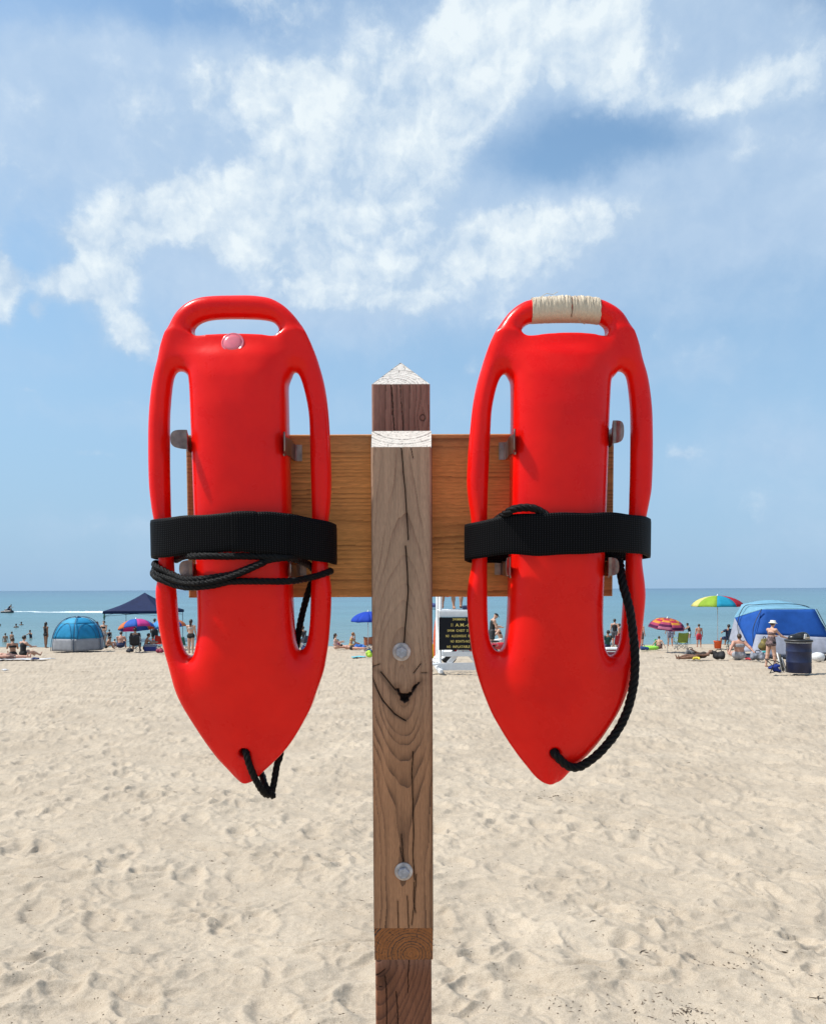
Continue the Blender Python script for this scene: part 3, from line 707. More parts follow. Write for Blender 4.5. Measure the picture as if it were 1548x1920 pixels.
cp.append(quadgrid((cR, TH * 2, cB), (cL, TH * 2, cB), (cL, TH * 2, cT), (cR, TH * 2, cT), 60, 30, lambda s, t: cross_cols(s, t)))
v_, f_, c_ = join(cp); co = obj('crossboard', v_, f_, M_WP, rack, attrs={'wood': c_}); co['label'] = 'wide orange brown horizontal board between the two buoys'
sb = quadgrid((uL + .004, TH + .0005, vBb), (uR - .004, TH + .0005, vBb), (uR - .004, TH + .0005, cB - .001), (uL + .004, TH + .0005, cB - .001), 10, 20, side_cols)
mb = MB().box(((uL + uR) / 2, TH * 1.5 + .0003, (vBb + .01 + cB - .002) / 2), (uR - uL - .012, TH - .001, cB - .002 - vBb - .01), bev=.002)
spb = mb.build('spacer_block', mat('spacer_wood', (.17, .09, .055), .8, var=.25), rack)
# bolts -----------------------------------------------------------
M_GALV = mat('galvanised_steel', (.36, .37, .41), .5, .35, var=.25, vscale=160, bump=.2, bscale=400); M_WASH = mat('washer_steel', (.50, .45, .42), .6, .2, var=.3, vscale=120, bump=.25, bscale=300)
MX = Matrix.Rotation(R(90), 4, 'X').to_3x3()
for (px, py) in ((752.5, 1223), (756.5, 1636)):
    u, v = L(px, py, -.004); b_ = empty('bolt', (u, -.0006, v)); b_.parent = rack
    MB().lathe((0, 0, 0), [(.0138, -.001), (.0138, .0012), (.0126, .0024), (.0095, .0031), (.001, .0031)], 36, MX).build('washer', M_WASH, b_, True)
    hb = MB(); pr = [(.0088, .003), (.0092, .0036), (.0092, .0080), (.0080, .0094), (.0005, .0096)]
    M6 = MX @ Matrix.Rotation(R(28 if py < 1400 else 8), 3, 'Z'); hb.lathe((0, 0, 0), pr, 6, M6); hb.build('bolt_head', M_GALV, b_)
# spring clips ----------------------------------------------------
M_CLIP = mat('clip_steel', (.24, .17, .145), .30, .85, var=.35, vscale=70, bump=.15, bscale=200)
def clip(side, pxb, py, hgt, flare, tipw=1.0, dfr=-.052):
    """bent steel strap from the crossboard forward along the buoy, ending in a rounded flared lip"""
    u0, v0 = L(pxb, py, dfr + .01)
    P = [(0.012 * side, TH - .002), (.003 * side, TH - .0035), (.0015 * side, TH - .010), (.002 * side, .005), (.0035 * side, -.020), (.001 * side, dfr + .008), (-.0015 * side, dfr)]
    P += [(.25 * flare[0] * side, dfr - .3 * flare[1]), (.7 * flare[0] * side, dfr - .8 * flare[1]), (flare[0] * side, dfr - flare[1])]
    P = catmull(P, 9, close=False); n = len(P); V = []; Fc = []; tl = 26
    for i, (a, d) in enumerate(P):
        e = max(0, i - (n - 1 - tl)) / tl; hh = hgt / 2 * (math.sqrt(max(0, 1 - e ** 3)) if e > 0 else 1) * (tipw if e > 0 else .92 + .0 * i); hh = max(hh, .0006)
        if i < n - 1 - tl - 6: hh *= .86
        dx, dy = (P[min(i + 1, n - 1)] - P[max(i - 1, 0)]); l = math.hypot(dx, dy) + 1e-9; nx, ny = -dy / l * .0009, dx / l * .0009
        z = v0 - (.004 if i < n - 1 - tl else 0)
        V += [(u0 + a + nx, d + ny, z - hh), (u0 + a + nx, d + ny, z), (u0 + a + nx, d + ny, z + hh), (u0 + a - nx, d - ny, z + hh), (u0 + a - nx, d - ny, z), (u0 + a - nx, d - ny, z - hh)]
    for i in range(n - 1):
        for k in range(6): Fc.append((i * 6 + k, i * 6 + (k + 1) % 6, i * 6 + 6 + (k + 1) % 6, i * 6 + 6 + k))
    Fc += [tuple(reversed(range(6))), tuple(range(n * 6 - 6, n * 6))]
    return obj('spring_clip', V, Fc, M_CLIP, rack, False)
clip(-1, 353, 826, .027, (.019, .012)); clip(1, 536, 832, .031, (.002, .014))
clip(-1, 363, 1066, .025, (.015, .010)); clip(1, 545, 1066, .023, (.003, .012))
clip(-1, 962, 828, .033, (.002, .014)); clip(1, 1147, 812, .032, (.011, .012))
clip(-1, 953, 1062, .027, (.006, .010)); clip(1, 1139, 1062, .026, (.011, .010))
# ================================================================== RESCUE BUOYS
def red_material():
    m = bpy.data.materials.new('red_plastic'); m.use_nodes = True; t = m.node_tree; b = t.nodes['Principled BSDF']; L_ = t.links.new
    tcn = t.nodes.new('ShaderNodeTexCoord'); n = t.nodes.new('ShaderNodeTexNoise'); n.inputs['Scale'].default_value = 9; n.inputs['Detail'].default_value = 6; n.inputs['Roughness'].default_value = .65
    L_(tcn.outputs['Object'], n.inputs['Vector'])
    r = t.nodes.new('ShaderNodeValToRGB'); L_(n.outputs['Fac'], r.inputs[0]); e = r.color_ramp.elements
    e[0].position = .3; e[0].color = (.74, .0035, .0030, 1); e[1].position = .75; e[1].color = (.90, .011, .0045, 1)
    ns = t.nodes.new('ShaderNodeTexNoise'); ns.inputs['Scale'].default_value = 130; ns.inputs['Detail'].default_value = 5; ns.inputs['Roughness'].default_value = .7; L_(tcn.outputs['Object'], ns.inputs['Vector'])
    ms = t.nodes.new('ShaderNodeMapRange'); L_(ns.outputs['Fac'], ms.inputs['Value']); ms.inputs['From Min'].default_value = .70; ms.inputs['From Max'].default_value = .76; ms.inputs['To Max'].default_value = .5
    mxs = t.nodes.new('ShaderNodeMix'); mxs.data_type = 'RGBA'; L_(ms.outputs[0], mxs.inputs['Factor']); L_(r.outputs[0], mxs.inputs['A']); mxs.inputs['B'].default_value = (.75, .22, .18, 1); L_(mxs.outputs['Result'], b.inputs['Base Color'])
    mr_ = t.nodes.new('ShaderNodeMapRange'); L_(n.outputs['Fac'], mr_.inputs['Value']); mr_.inputs['From Min'].default_value = .3; mr_.inputs['From Max'].default_value = .7; mr_.inputs['To Min'].default_value = .22; mr_.inputs['To Max'].default_value = .36
    L_(mr_.outputs[0], b.inputs['Roughness'])
    b.inputs['Specular IOR Level'].default_value = .17; b.inputs['Coat Weight'].default_value = .13; b.inputs['Coat Roughness'].default_value = .10; b.inputs['IOR'].default_value = 1.5
    b.inputs['Subsurface Weight'].default_value = .35; b.inputs['Subsurface Radius'].default_value = (1, .05, .03); b.inputs['Subsurface Scale'].default_value = .012
    n2 = t.nodes.new('ShaderNodeTexNoise'); n2.inputs['Scale'].default_value = 520; n2.inputs['Detail'].default_value = 2; L_(tcn.outputs['Object'], n2.inputs['Vector'])
    n3 = t.nodes.new('ShaderNodeTexNoise'); n3.inputs['Scale'].default_value = 26; n3.inputs['Detail'].default_value = 3; L_(tcn.outputs['Object'], n3.inputs['Vector'])
    b1 = t.nodes.new('ShaderNodeBump'); b1.inputs['Strength'].default_value = .16; b1.inputs['Distance'].default_value = .0006; L_(n2.outputs['Fac'], b1.inputs['Height'])
    b2 = t.nodes.new('ShaderNodeBump'); b2.inputs['Strength'].default_value = .22; b2.inputs['Distance'].default_value = .004; L_(n3.outputs['Fac'], b2.inputs['Height']); L_(b1.outputs[0], b2.inputs['Normal'])
    L_(b2.outputs[0], b.inputs['Normal'])
    return m
M_RED = red_material()
M_ROPE = mat('black_rope', (.004, .004, 0.0045), .4, spec=.16, var=.3, vscale=400, bump=.5, bscale=900)
DC = -.022                                         # depth of the buoys' middle plane
def webbing():
    m = bpy.data.materials.new('black_webbing'); m.use_nodes = True; t = m.node_tree; b = t.nodes['Principled BSDF']; L_ = t.links.new
    a = t.nodes.new('ShaderNodeAttribute'); a.attribute_name = 'weave'
    sx = t.nodes.new('ShaderNodeSeparateXYZ'); L_(a.outputs['Color'], sx.inputs[0])
    def sn(s, k):
        q = t.nodes.new('ShaderNodeMath'); q.operation = 'MULTIPLY'; L_(s, q.inputs[0]); q.inputs[1].default_value = k
        z = t.nodes.new('ShaderNodeMath'); z.operation = 'SINE'; L_(q.outputs[0], z.inputs[0]); return z.outputs[0]
    p = t.nodes.new('ShaderNodeMath'); p.operation = 'MULTIPLY'; L_(sn(sx.outputs[0], 2 * math.pi / .0036), p.inputs[0]); L_(sn(sx.outputs[1], 2 * math.pi / .0030), p.inputs[1])
    q = t.nodes.new('ShaderNodeMath'); q.operation = 'ADD'; L_(p.outputs[0], q.inputs[0]); L_(sn(sx.outputs[0], 2 * math.pi / .0036), q.inputs[1])
    mp = t.nodes.new('ShaderNodeMapRange'); L_(q.outputs[0], mp.inputs['Value']); mp.inputs['From Min'].default_value = -1; mp.inputs['From Max'].default_value = 2
    r = t.nodes.new('ShaderNodeValToRGB'); L_(mp.outputs[0], r.inputs[0]); e = r.color_ramp.elements; e[0].color = (.0015, .0015, .002, 1); e[0].position = .45; e[1].color = (.026, .026, .029, 1); e[1].position = .95
    L_(r.outputs[0], b.inputs['Base Color']); b.inputs['Roughness'].default_value = .5; b.inputs['Specular IOR Level'].default_value = .07
    bp = t.nodes.new('ShaderNodeBump'); bp.inputs['Strength'].default_value = .9; bp.inputs['Distance'].default_value = .0008; L_(mp.outputs[0], bp.inputs['Height']); L_(bp.outputs[0], b.inputs['Normal'])
    return m
M_WEB = webbing()

def make_buoy(outer, tophole, lefth, righth, c700, c1120, nose, tipxy, label, group):
    root_u, root_v = L(*tipxy, DC)
    root = empty('rescue_buoy', RACK_O, rx=LEAN, label=label, cat='rescue buoy', group=group)
    conv = lambda P: np.array([L(x, y, DC) for x, y in P])
    O = catmull(conv(outer), 4); H1 = catmull(conv(tophole), 4); H2 = catmull(conv(lefth), 4); H3 = catmull(conv(righth), 4)
    h = .0020
    mn = O.min(0) - .008; mx = O.max(0) + .008
    us = np.arange(mn[0], mx[0], h); vs_ = np.arange(mn[1], mx[1], h); ds = np.arange(-.060, .060, h)
    U, V = np.meshgrid(us, vs_, indexing='ij')
    s = sdpoly(U, V, O)
    for Hh in (H1, H2, H3): s = np.maximum(s, -sdpoly(U, V, Hh))
    Dd = ds[None, None, :]; s3 = s[:, :, None]; r, hh = .0150, .0165
    nose_v = L(450, 1250, DC)[1]; tv = L(450, 1460, DC)[1]
    q1 = np.maximum(s3 + r, 0); q2 = np.maximum(np.abs(Dd) - (hh - r), 0)
    A = np.sqrt(q1 * q1 + q2 * q2) + np.minimum(np.maximum(s3 + r, np.abs(Dd) - (hh - r)), 0) - r
    # body: wide flattened trunk
    pv = lambda y: L(450, y, -.05)[1]
    rows = [600, 700, 1120, 1180] + [n[0] for n in nose]
    cx = [0] * len(rows)
    def cxp(y): return c700 + (c1120 - c700) * (y - 700) / 420
    cxs = [L(cxp(y), y, -.058)[0] for y in (600, 700, 1120, 1180)] + [L(n[1], n[0], -.045)[0] for n in nose]
    px2m = lambda px: px * (POST_Y - .062) / 1500
    ws = [px2m(112), px2m(90), px2m(87), px2m(87.5)] + [px2m(n[2]) for n in nose]
    vv = np.array([pv(y) for y in rows]); o = np.argsort(vv); vq = vs_
    from_ = lambda arr: np.interp(vq, vv[o], np.array(arr)[o])
    def smooth(a, k=9):
        kk = np.hanning(k + 2)[1:-1]; kk /= kk.sum(); return np.convolve(np.pad(a, k // 2, 'edge'), kk, 'valid')
    CXv = smooth(from_(cxs), 31); Wv = smooth(from_(ws), 31)
    ty = [625, 640, 660, 700, 760, 840, 1150, 1230, 1290, 1350, 1400, 1440, 1462]; tt = [.017, .020, .034, .0435, .0475, .0482, .0480, .0465, .0420, .0345, .0270, .0200, .0150]
    to = np.array([pv(y) for y in ty]); oo = np.argsort(to); Tv_ = smooth(np.interp(vq, to[oo], np.array(tt)[oo]), 15)
    pe = smooth(np.interp(vq, [pv(1440), pv(1330), pv(1200), pv(700), pv(650)], [2.3, 2.5, 5.0, 5.0, 3.0]), 21)
    X = (U - CXv[None, :]) / Wv[None, :]; Px = np.abs(X)[:, :, None]; Pd = np.abs(Dd) / (Tv_[None, :, None] * (1 - .30 * np.minimum(Px, 1.1) ** 2.4)); p = pe[None, :, None]
    Fb = ((Px + 1e-6) ** p + (Pd + 1e-6) ** p) ** (1 / p) - 1; Fb = Fb * np.minimum(Wv, Tv_)[None, :, None]
    # soft crown across the trunk's front and back so light rolls over it
    crown = .001 * np.clip(X, -1, 1) ** 2; Fb = Fb + (crown[:, :, None]) * (np.abs(Dd) / .048)
    top = V[:, :, None] - L(450, 634, DC)[1] + .0 * Dd
    Fb = np.maximum(Fb, top + .004)
    k = .026; Fd = smin(A, Fb, k)
    # keep the hand holes open
    for Hh, mg in ((H1, .0),):
        sh = sdpoly(U, V, Hh)[:, :, None]; Fd = np.maximum(Fd, -(sh + mg))
    Fd = np.maximum(Fd, s3 * 0 + sdpoly(U, V, O)[:, :, None] - .0004)
    hu, hv = L(*tipxy, -.03); rad = np.hypot(U - hu, V - hv)[:, :, None]; Fd = -smin(-Fd, rad - .0062, .006)
    Vt, Q = surfnet(Fd, np.array([us[0], vs_[0], DC + ds[0]]), h); Vt = Vt[:, [0, 2, 1]]; Q = Q[:, ::-1]
    body = obj('buoy_body', Vt, Q, M_RED, root)
    sm = body.modifiers.new('smooth', 'SMOOTH'); sm.factor = .5; sm.iterations = 6
    return root

def ribbon(root, ctrl, m, name='strap', th=.0026, n=14, close=True):
    """flat webbing band; ctrl = (px, y_top, y_bottom, depth)"""
    P = []
    for (x, yt, yb, d) in ctrl:
        u, vt = L(x, yt, d); _, vb = L(x, yb, d); P.append((u, d, vt, vb))
    P = catmull(P, n, close); m_ = len(P); V = []; A = []; Fc = []; K = 12; dist = 0
    for i in range(m_):
        a = P[(i - 1) % m_] if close else P[max(i - 1, 0)]; b = P[(i + 1) % m_] if close else P[min(i + 1, m_ - 1)]
        dx, dy = b[0] - a[0], b[1] - a[1]; l = math.hypot(dx, dy) + 1e-9; nx, ny = -dy / l, dx / l
        if i: dist += math.hypot(P[i][0] - P[i - 1][0], P[i][1] - P[i - 1][1])
        u, d, vt, vb = P[i]
        for side in (-1, 1):
            for k in range(K + 1):
                t = k / K; e = th / 2 * (0.55 if k in (0, K) else 1); V.append((u + nx * side * e, d + ny * side * e, vb + (vt - vb) * t + .0006 * math.sin(dist * 90))); A.append((dist, (vt - vb) * t, 0))
    S = 2 * (K + 1)
    for i in range(m_ if close else m_ - 1):
        j = (i + 1) % m_
        for k in range(K):
            Fc.append((i * S + k, j * S + k, j * S + k + 1, i * S + k + 1)); a = i * S + K + 1; b = j * S + K + 1; Fc.append((b + k, a + k, a + k + 1, b + k + 1))
        Fc.append((i * S, i * S + K + 1, j * S + K + 1, j * S)); Fc.append((i * S + S - 1, i * S + K, j * S + K, j * S + S - 1))
    return obj(name, V, Fc, m, root, True, {'weave': np.array(A)})

def rope(root, ctrl, r, name='rope', strands=4, pitch=6.0):
    """laid rope: helical strands along a smooth path; ctrl = (px, py, depth)"""
    P = catmull([(*L(x, y, d), d) for x, y, d in ctrl], 24, close=False); P = np.array([(a, c, b) for a, b, c in P])
    seg = np.r_[0, np.cumsum(np.linalg.norm(np.diff(P, axis=0), axis=1))]; n = max(12, int(seg[-1] / (r * .42))); t = np.linspace(0, seg[-1], n)
    P = np.stack([np.interp(t, seg, P[:, k]) for k in range(3)], 1); jit = random.Random(len(ctrl) * 7 + int(ctrl[0][0]))
    T = np.gradient(P, axis=0); T /= np.linalg.norm(T, axis=1)[:, None] + 1e-12
    nv = np.cross(T[0], (0, 1, .1)); nv /= np.linalg.norm(nv); mb = MB(); FR = []
    for i in range(n):
        nv = nv - T[i] * nv.dot(T[i]); nv /= np.linalg.norm(nv); FR.append((nv.copy(), np.cross(T[i], nv)))
    for s in range(strands):
        pts = []; rad = []
        for i in range(n):
            a = 2 * math.pi * (s / strands + t[i] / (r * pitch)); wv_ = 1 + .06 * math.sin(t[i] * 230 + s)
            pts.append(P[i] + (FR[i][0] * math.cos(a) + FR[i][1] * math.sin(a)) * r * .52 * wv_); rad.append(r * .50)
        mb.tube(pts, rad, 6)
    return mb.build(name, M_ROPE, root, True)

B1_OUT = [(437, 555), (470, 555), (495, 557.5), (512, 562), (530, 572), (545, 585), (558, 600), (570, 618), (580, 638), (590, 662), (600, 690), (608, 720), (613, 750), (617, 790), (619, 830), (621, 880), (621, 915), (619, 950), (616, 978), (614, 1010), (614, 1050), (618, 1080), (621, 1105), (620.5, 1145), (618, 1180), (615.5, 1208), (608.6, 1249), (600, 1277), (592.6, 1298), (584, 1323), (572, 1347), (558, 1372), (542, 1396), (520, 1421), (494, 1445), (482, 1456), (472, 1461), (460, 1462.5), (449, 1458), (434, 1445), (411, 1421), (392.6, 1396), (376.6, 1372), (360.6, 1347), (346, 1323), (333.6, 1298), (325, 1274), (317, 1249), (310, 1225), (304, 1200), (299, 1175), (295.6, 1150), (293, 1110), (295.6, 1091), (297.5, 1076), (298, 1052), (296, 1010), (289, 973), (285, 950), (281, 915), (279.5, 880), (279, 840), (279.5, 795), (282, 755), (286, 722), (292, 692), (300, 665), (309, 637), (318, 612), (328, 592), (341, 577), (357, 566), (376, 559), (400, 556)]
B1_TOP = [(362.6, 623), (367, 632), (376, 634.5), (407, 632.6), (432, 631), (461, 631), (493, 633), (515, 635), (522, 631), (524.5, 620), (515, 606), (500, 600.5), (473, 598), (432, 597.5), (398, 599.5), (378, 605), (366, 614)]
B1_LH = [(331, 693), (341, 688.5), (356, 690), (372, 705), (376, 800), (380, 1000), (384, 1150), (384, 1215), (374, 1236), (360, 1240), (349.6, 1233.5), (343.5, 1221), (338, 1195), (334.5, 1165), (332, 1135), (329.5, 1105), (326, 1065), (323, 1010), (320, 966), (319, 929), (318, 880), (317.7, 800), (319, 763), (322.6, 721.5), (326, 702)]
B1_RH = [(536, 700), (543, 690), (554, 687.5), (563, 696), (568, 714), (574, 743), (579, 775), (581, 812), (582.5, 873), (584, 929), (585, 975), (585, 1050), (584, 1091), (583, 1125), (581.6, 1175), (578, 1211), (571.5, 1231), (561, 1238.5), (550, 1234), (540, 1222), (530, 1195), (525, 1000), (520, 800), (520, 720)]
NOSE1 = [(1240, 457, 98), (1290, 461, 112), (1330, 464, 104), (1370, 466, 84), (1405, 466, 60), (1440, 463, 31), (1458, 460, 15)]
buoy1 = make_buoy(B1_OUT, B1_TOP, B1_LH, B1_RH, 439, 453.5, NOSE1, (461, 1406),
    'red rescue buoy left of the post with a pink round cap under its bare handle', 'rescue buoys on the stand')
B2_OUT = [(1071, 558.5), (1100, 559.5), (1122.7, 562), (1137, 567), (1154.6, 577), (1169, 591), (1181.6, 613.5), (1191, 638), (1203.7, 675), (1213.5, 709), (1219.6, 751), (1222, 790), (1222.5, 849), (1221.6, 885), (1220, 917), (1216, 941), (1211, 966), (1205, 1000), (1202.4, 1047), (1203.7, 1066.6), (1207, 1091), (1208.6, 1118), (1206, 1150), (1202.4, 1184), (1198, 1215), (1191, 1240), (1181.6, 1268.7), (1174, 1293), (1159.5, 1327.6), (1142, 1357), (1120, 1390), (1095.6, 1418.5), (1068.7, 1443), (1054, 1456.5), (1044, 1462), (1029, 1464.5), (1014.6, 1461.4), (1002, 1453), (985, 1433), (968, 1411), (951, 1386.5), (936, 1362), (921, 1335), (909, 1306), (900, 1281), (890.7, 1249), (883, 1215), (878.4, 1176), (876, 1150), (875, 1122), (877, 1096), (881, 1076), (884.5, 1050), (884.5, 1010), (883, 978), (881, 961), (877, 934), (874.7, 905), (876, 870), (878, 837), (881, 805), (884.5, 770.5), (889.5, 738.6), (897, 707), (906.6, 677), (918, 645), (931, 619), (946, 596), (961, 580), (978, 568.5), (995, 563), (1030, 559.5)]
B2_TOP = [(976.6, 621), (979, 631), (992, 635), (1010, 633), (1032, 630.6), (1068.7, 629), (1105.5, 631.4), (1128, 635), (1135, 630), (1136, 622), (1132.5, 614), (1120, 606), (1098, 603), (1064, 602), (1032, 602.5), (1000, 605), (985, 610)]
B2_LH = [(938.5, 694.5), (948, 690.5), (960, 697), (975, 712), (980, 800), (978, 1000), (972, 1150), (966, 1215), (955, 1230), (943.5, 1233), (933, 1232.5), (925, 1227), (919, 1211), (915, 1187), (913.5, 1150), (913, 1101), (913, 1052), (913, 971), (914, 929), (915, 898), (917, 849), (919, 805), (921, 770.5), (926, 738.6), (932, 711.6)]
B2_RH = [(1148, 697), (1154.6, 691), (1164, 691.5), (1174, 704), (1179, 738.6), (1181.6, 775.5), (1182, 824.6), (1181, 898), (1180, 929), (1179, 963.5), (1173, 1052), (1172, 1088), (1168, 1125.5), (1165.6, 1162), (1162, 1203), (1155, 1228), (1147, 1236), (1137, 1237), (1125, 1228), (1116, 1205), (1118, 1100), (1122, 950), (1128, 750), (1134, 705)]
NOSE2 = [(1240, 1041, 98), (1290, 1040, 112), (1330, 1038, 103), (1370, 1036, 84), (1405, 1033, 60), (1440, 1031, 31), (1458, 1029, 15)]
buoy2 = make_buoy(B2_OUT, B2_TOP, B2_LH, B2_RH, 1057, 1046, NOSE2, (1036, 1406),
    'red rescue buoy right of the post with cream tape wound round its handle', 'rescue buoys on the stand')

# pink cap moulded under the left handle
u, v = L(437, 643, -.046)
m_pink = mat('pink_cap', (.74, .17, .22), .2, coat=.4, var=.1, vscale=60, sss=.3)
MXt = Matrix.Rotation(R(70), 3, 'X')
MB().lathe((u, DC - .0245, v - .001), [(.0160, -.003), (.0160, .0026), (.0153, .0034), (.0138, .0034), (.0132, .0026), (.0128, .0036), (.0095, .0046), (.0045, .0052), (.0003, .0053)], 40, MXt).build('cap', m_pink, buoy1, True)

# tape round the right handle
def tape():
    top = [(988, 561, 606), (1005, 559, 605), (1032, 557, 604), (1060, 556, 603.5), (1090, 556.5, 604), (1115, 559.5, 606), (1128, 563, 609)]
    P = catmull([(*L(x, (a + b) / 2, DC), (L(x, a, DC)[1] - L(x, b, DC)[1]) / 2) for x, a, b in top], 26, close=False)
    P = P[(P[:, 0] > L(995, 580, DC)[0]) & (P[:, 0] < L(1122, 580, DC)[0])]
    V = []; Fc = []; C = []; n = 56; rr = random.Random(3); m_ = len(P)
    marks = [rr.uniform(0, m_) for _ in range(26)]
    for i, (u_, v0, hh) in enumerate(P):
        turn = sum(math.exp(-((i - q) / .9) ** 2) for q in marks)
        for k in range(n):
            a = 2 * math.pi * k / n; tp = max(0, math.sin(a))
            wr = .0007 * pn(np.array([i * .45 + 3]), np.array([a * 1.5 + 1]), 1)[0] * (0.4 + 1.8 * tp) - .0009 * turn * tp ** .7
            gap = .0022 * math.exp(-((i - m_ * .56 - .6 * math.sin(a)) / .9) ** 2) * (1 if math.sin(a) > -.75 else 0)
            rad = 1.05 + (.012 if (i // 9) % 2 else 0)
            sq = (abs(math.cos(a)) ** 2.6 + abs(math.sin(a)) ** 2.6) ** (-1 / 2.6)
            V.append((u_ + .0006 * math.sin(k + i), DC + math.cos(a) * (.0172 * rad * sq + wr - gap), v0 + math.sin(a) * (hh * 1.015 * sq + wr - gap)))
            g = max(min(1, gap / .0018), min(.55, turn * .5 * tp)); C.append(np.array((.62, .52, .385)) * (1 - g) + np.array((.16, .07, .04)) * g)
    for i in range(m_ - 1):
        for k in range(n): Fc.append((i * n + k, (i + 1) * n + k, (i + 1) * n + (k + 1) % n, i * n + (k + 1) % n))
    Fc += [tuple(range(n)), tuple(reversed(range((m_ - 1) * n, m_ * n)))]
    mm = wood_mat('cream_tape', .6, .6)
    obj('handle_tape', V, Fc, mm, buoy2, True, {'wood': np.array(C)})
    th = MB(); th2 = MB()
    th.tube([(*(lambda q: (q[0], DC - .01, q[1]))(L(x, y, DC)),) for x, y in ((1012, 560), (1022, 554), (1034, 556), (1043, 551))], .0004, 4)
    th2.tube([(*(lambda q: (q[0], DC - .012, q[1]))(L(x, y, DC)),) for x, y in ((1081, 602), (1085, 609), (1093, 612))], .0004, 4)
    th.build('loose_thread', mat('thread', (.5, .42, .3), .8), buoy2); th2.build('loose_thread', mat('thread', (.5, .42, .3), .8), buoy2)
tape()

# straps ----------------------------------------------------------
ribbon(buoy1, [(283, 977, 1047, -.020), (287, 975, 1047, -.038), (306, 971, 1045, -.054), (335, 968, 1042, -.066), (368, 966, 1039, -.0740), (405, 963, 1036, -.0790), (450, 961, 1035, -.081), (500, 961.5, 1038, -.080), (540, 963.5, 1043, -.0765), (575, 969, 1049, -.064), (610, 977, 1055, -.047), (628, 983, 1058, -.026), (627, 984, 1058, -.006), (608, 982, 1054, .012), (575, 976, 1050, .026), (520, 972, 1048, .0335), (450, 970, 1046, .0335), (370, 974, 1048, .0335), (318, 976, 1050, .024), (292, 978, 1049, .004)], M_WEB)
ribbon(buoy1, [(434, 959.5, 1035.5, -.0838), (450, 959, 1035.5, -.0842), (475, 958.5, 1037, -.0842), (479, 958.5, 1037.5, -.0838)], M_WEB, 'strap_overlap', close=False, th=.003)
ribbon(buoy1, [(479.5, 960, 1038, -.0836), (500, 959.8, 1039, -.0832), (540, 962, 1043.5, -.0798)], M_WEB, 'strap_overlap', close=False, th=.0024)
ribbon(buoy2, [(872, 985, 1052, -.020), (877, 983, 1051, -.038), (896, 978, 1047, -.052), (925, 971, 1042, -.064), (960, 965, 1040, -.0735), (990, 962.5, 1041, -.0785), (1010, 962, 1042, -.081), (1050, 961.5, 1041, -.0815), (1100, 961, 1038, -.0805), (1140, 961, 1036, -.0765), (1170, 963, 1036, -.066), (1200, 967, 1039, -.048), (1217, 972, 1045, -.024), (1216, 973, 1046, -.004), (1195, 972, 1050, .014), (1160, 974, 1052, .028), (1100, 972, 1050, .0335), (1030, 972, 1050, .0335), (960, 980, 1056, .0335), (920, 984, 1056, .024), (884, 986, 1055, .004)], M_WEB)
# ropes -----------------------------------------------------------
rope(buoy1, [(330, 1050, .0), (345, 1043, -.05), (370, 1043, -.078), (420, 1043, -.080), (480, 1043, -.080), (530, 1045, -.078), (556, 1050, -.058), (579, 1060, -.02), (590, 1075, .006), (583, 1095, .004), (575, 1120, .0), (567, 1150, .002), (559.5, 1187, .002), (554, 1225, .004), (548, 1270, .014), (540, 1330, .018), (530, 1390, .006), (525, 1418, -.008), (519, 1436, -.012), (514, 1465, -.016), (508, 1488, -.022), (498, 1490, -.032), (488, 1478, -.040), (476, 1456, -.047), (466, 1430, -.052), (462, 1412, -.050), (461, 1404, -.036), (461, 1404, -.012)], .0052)
rope(buoy1, [(470, 1440, .004), (490, 1452, -.004), (496, 1470, -.02), (505, 1485, -.026), (513, 1494, -.022)], .0052)
rope(buoy1, [(312, 1062, .004), (296, 1056, -.012), (289, 1058, -.028), (296, 1064, -.040), (312, 1072, -.048), (330, 1080, -.058), (352, 1086, -.074), (380, 1085, -.079), (407, 1081, -.079), (437, 1076, -.080), (473, 1062, -.080), (505, 1050, -.080), (535, 1046, -.080), (556, 1046, -.062), (572, 1052, -.03)], .0047)
rope(buoy1, [(315, 1068, .004), (296, 1068, -.010), (287, 1074, -.026), (294, 1083, -.040), (312, 1091, -.047), (333, 1098, -.057), (358, 1101, -.074), (395, 1098, -.080), (432, 1090.5, -.080), (481, 1090, -.080), (542, 1090, -.076), (570, 1086, -.056), (595, 1080, -.043), (613, 1074, -.036), (620, 1071, -.022), (612, 1070, -.002)], .0050)
rope(buoy1, [(308, 1066, .002), (292, 1064, -.016), (290, 1072, -.032), (305, 1080, -.045), (330, 1089, -.060), (357, 1094, -.078), (390, 1092, -.083), (420, 1085, -.084), (455, 1073, -.084), (495, 1055, -.0825)], .0045)
rope(buoy2, [(930, 1010, .028), (925, 985, .0), (935, 972, -.05), (950, 962, -.073), (962, 955, -.077), (980, 952, -.078), (1000, 953, -.078), (1018, 962, -.0765), (1030, 972, -.075), (1038, 985, -.0745)], .0058)
rope(buoy2, [(1120, 1030, .028), (1150, 1045, .012), (1160, 1052, -.010), (1164, 1075, -.030), (1170, 1105, -.044), (1179, 1140, -.050), (1184, 1170, -.050), (1189, 1210, -.050), (1190, 1245, -.050), (1187, 1285, -.048), (1178, 1325, -.044), (1163, 1360, -.042), (1143, 1390, -.042), (1120, 1415, -.044), (1100, 1430, -.044), (1085, 1438, -.046), (1068, 1438, -.048), (1052, 1427, -.050), (1041, 1415, -.050), (1036, 1406, -.040), (1036, 1406, -.012)], .0066)
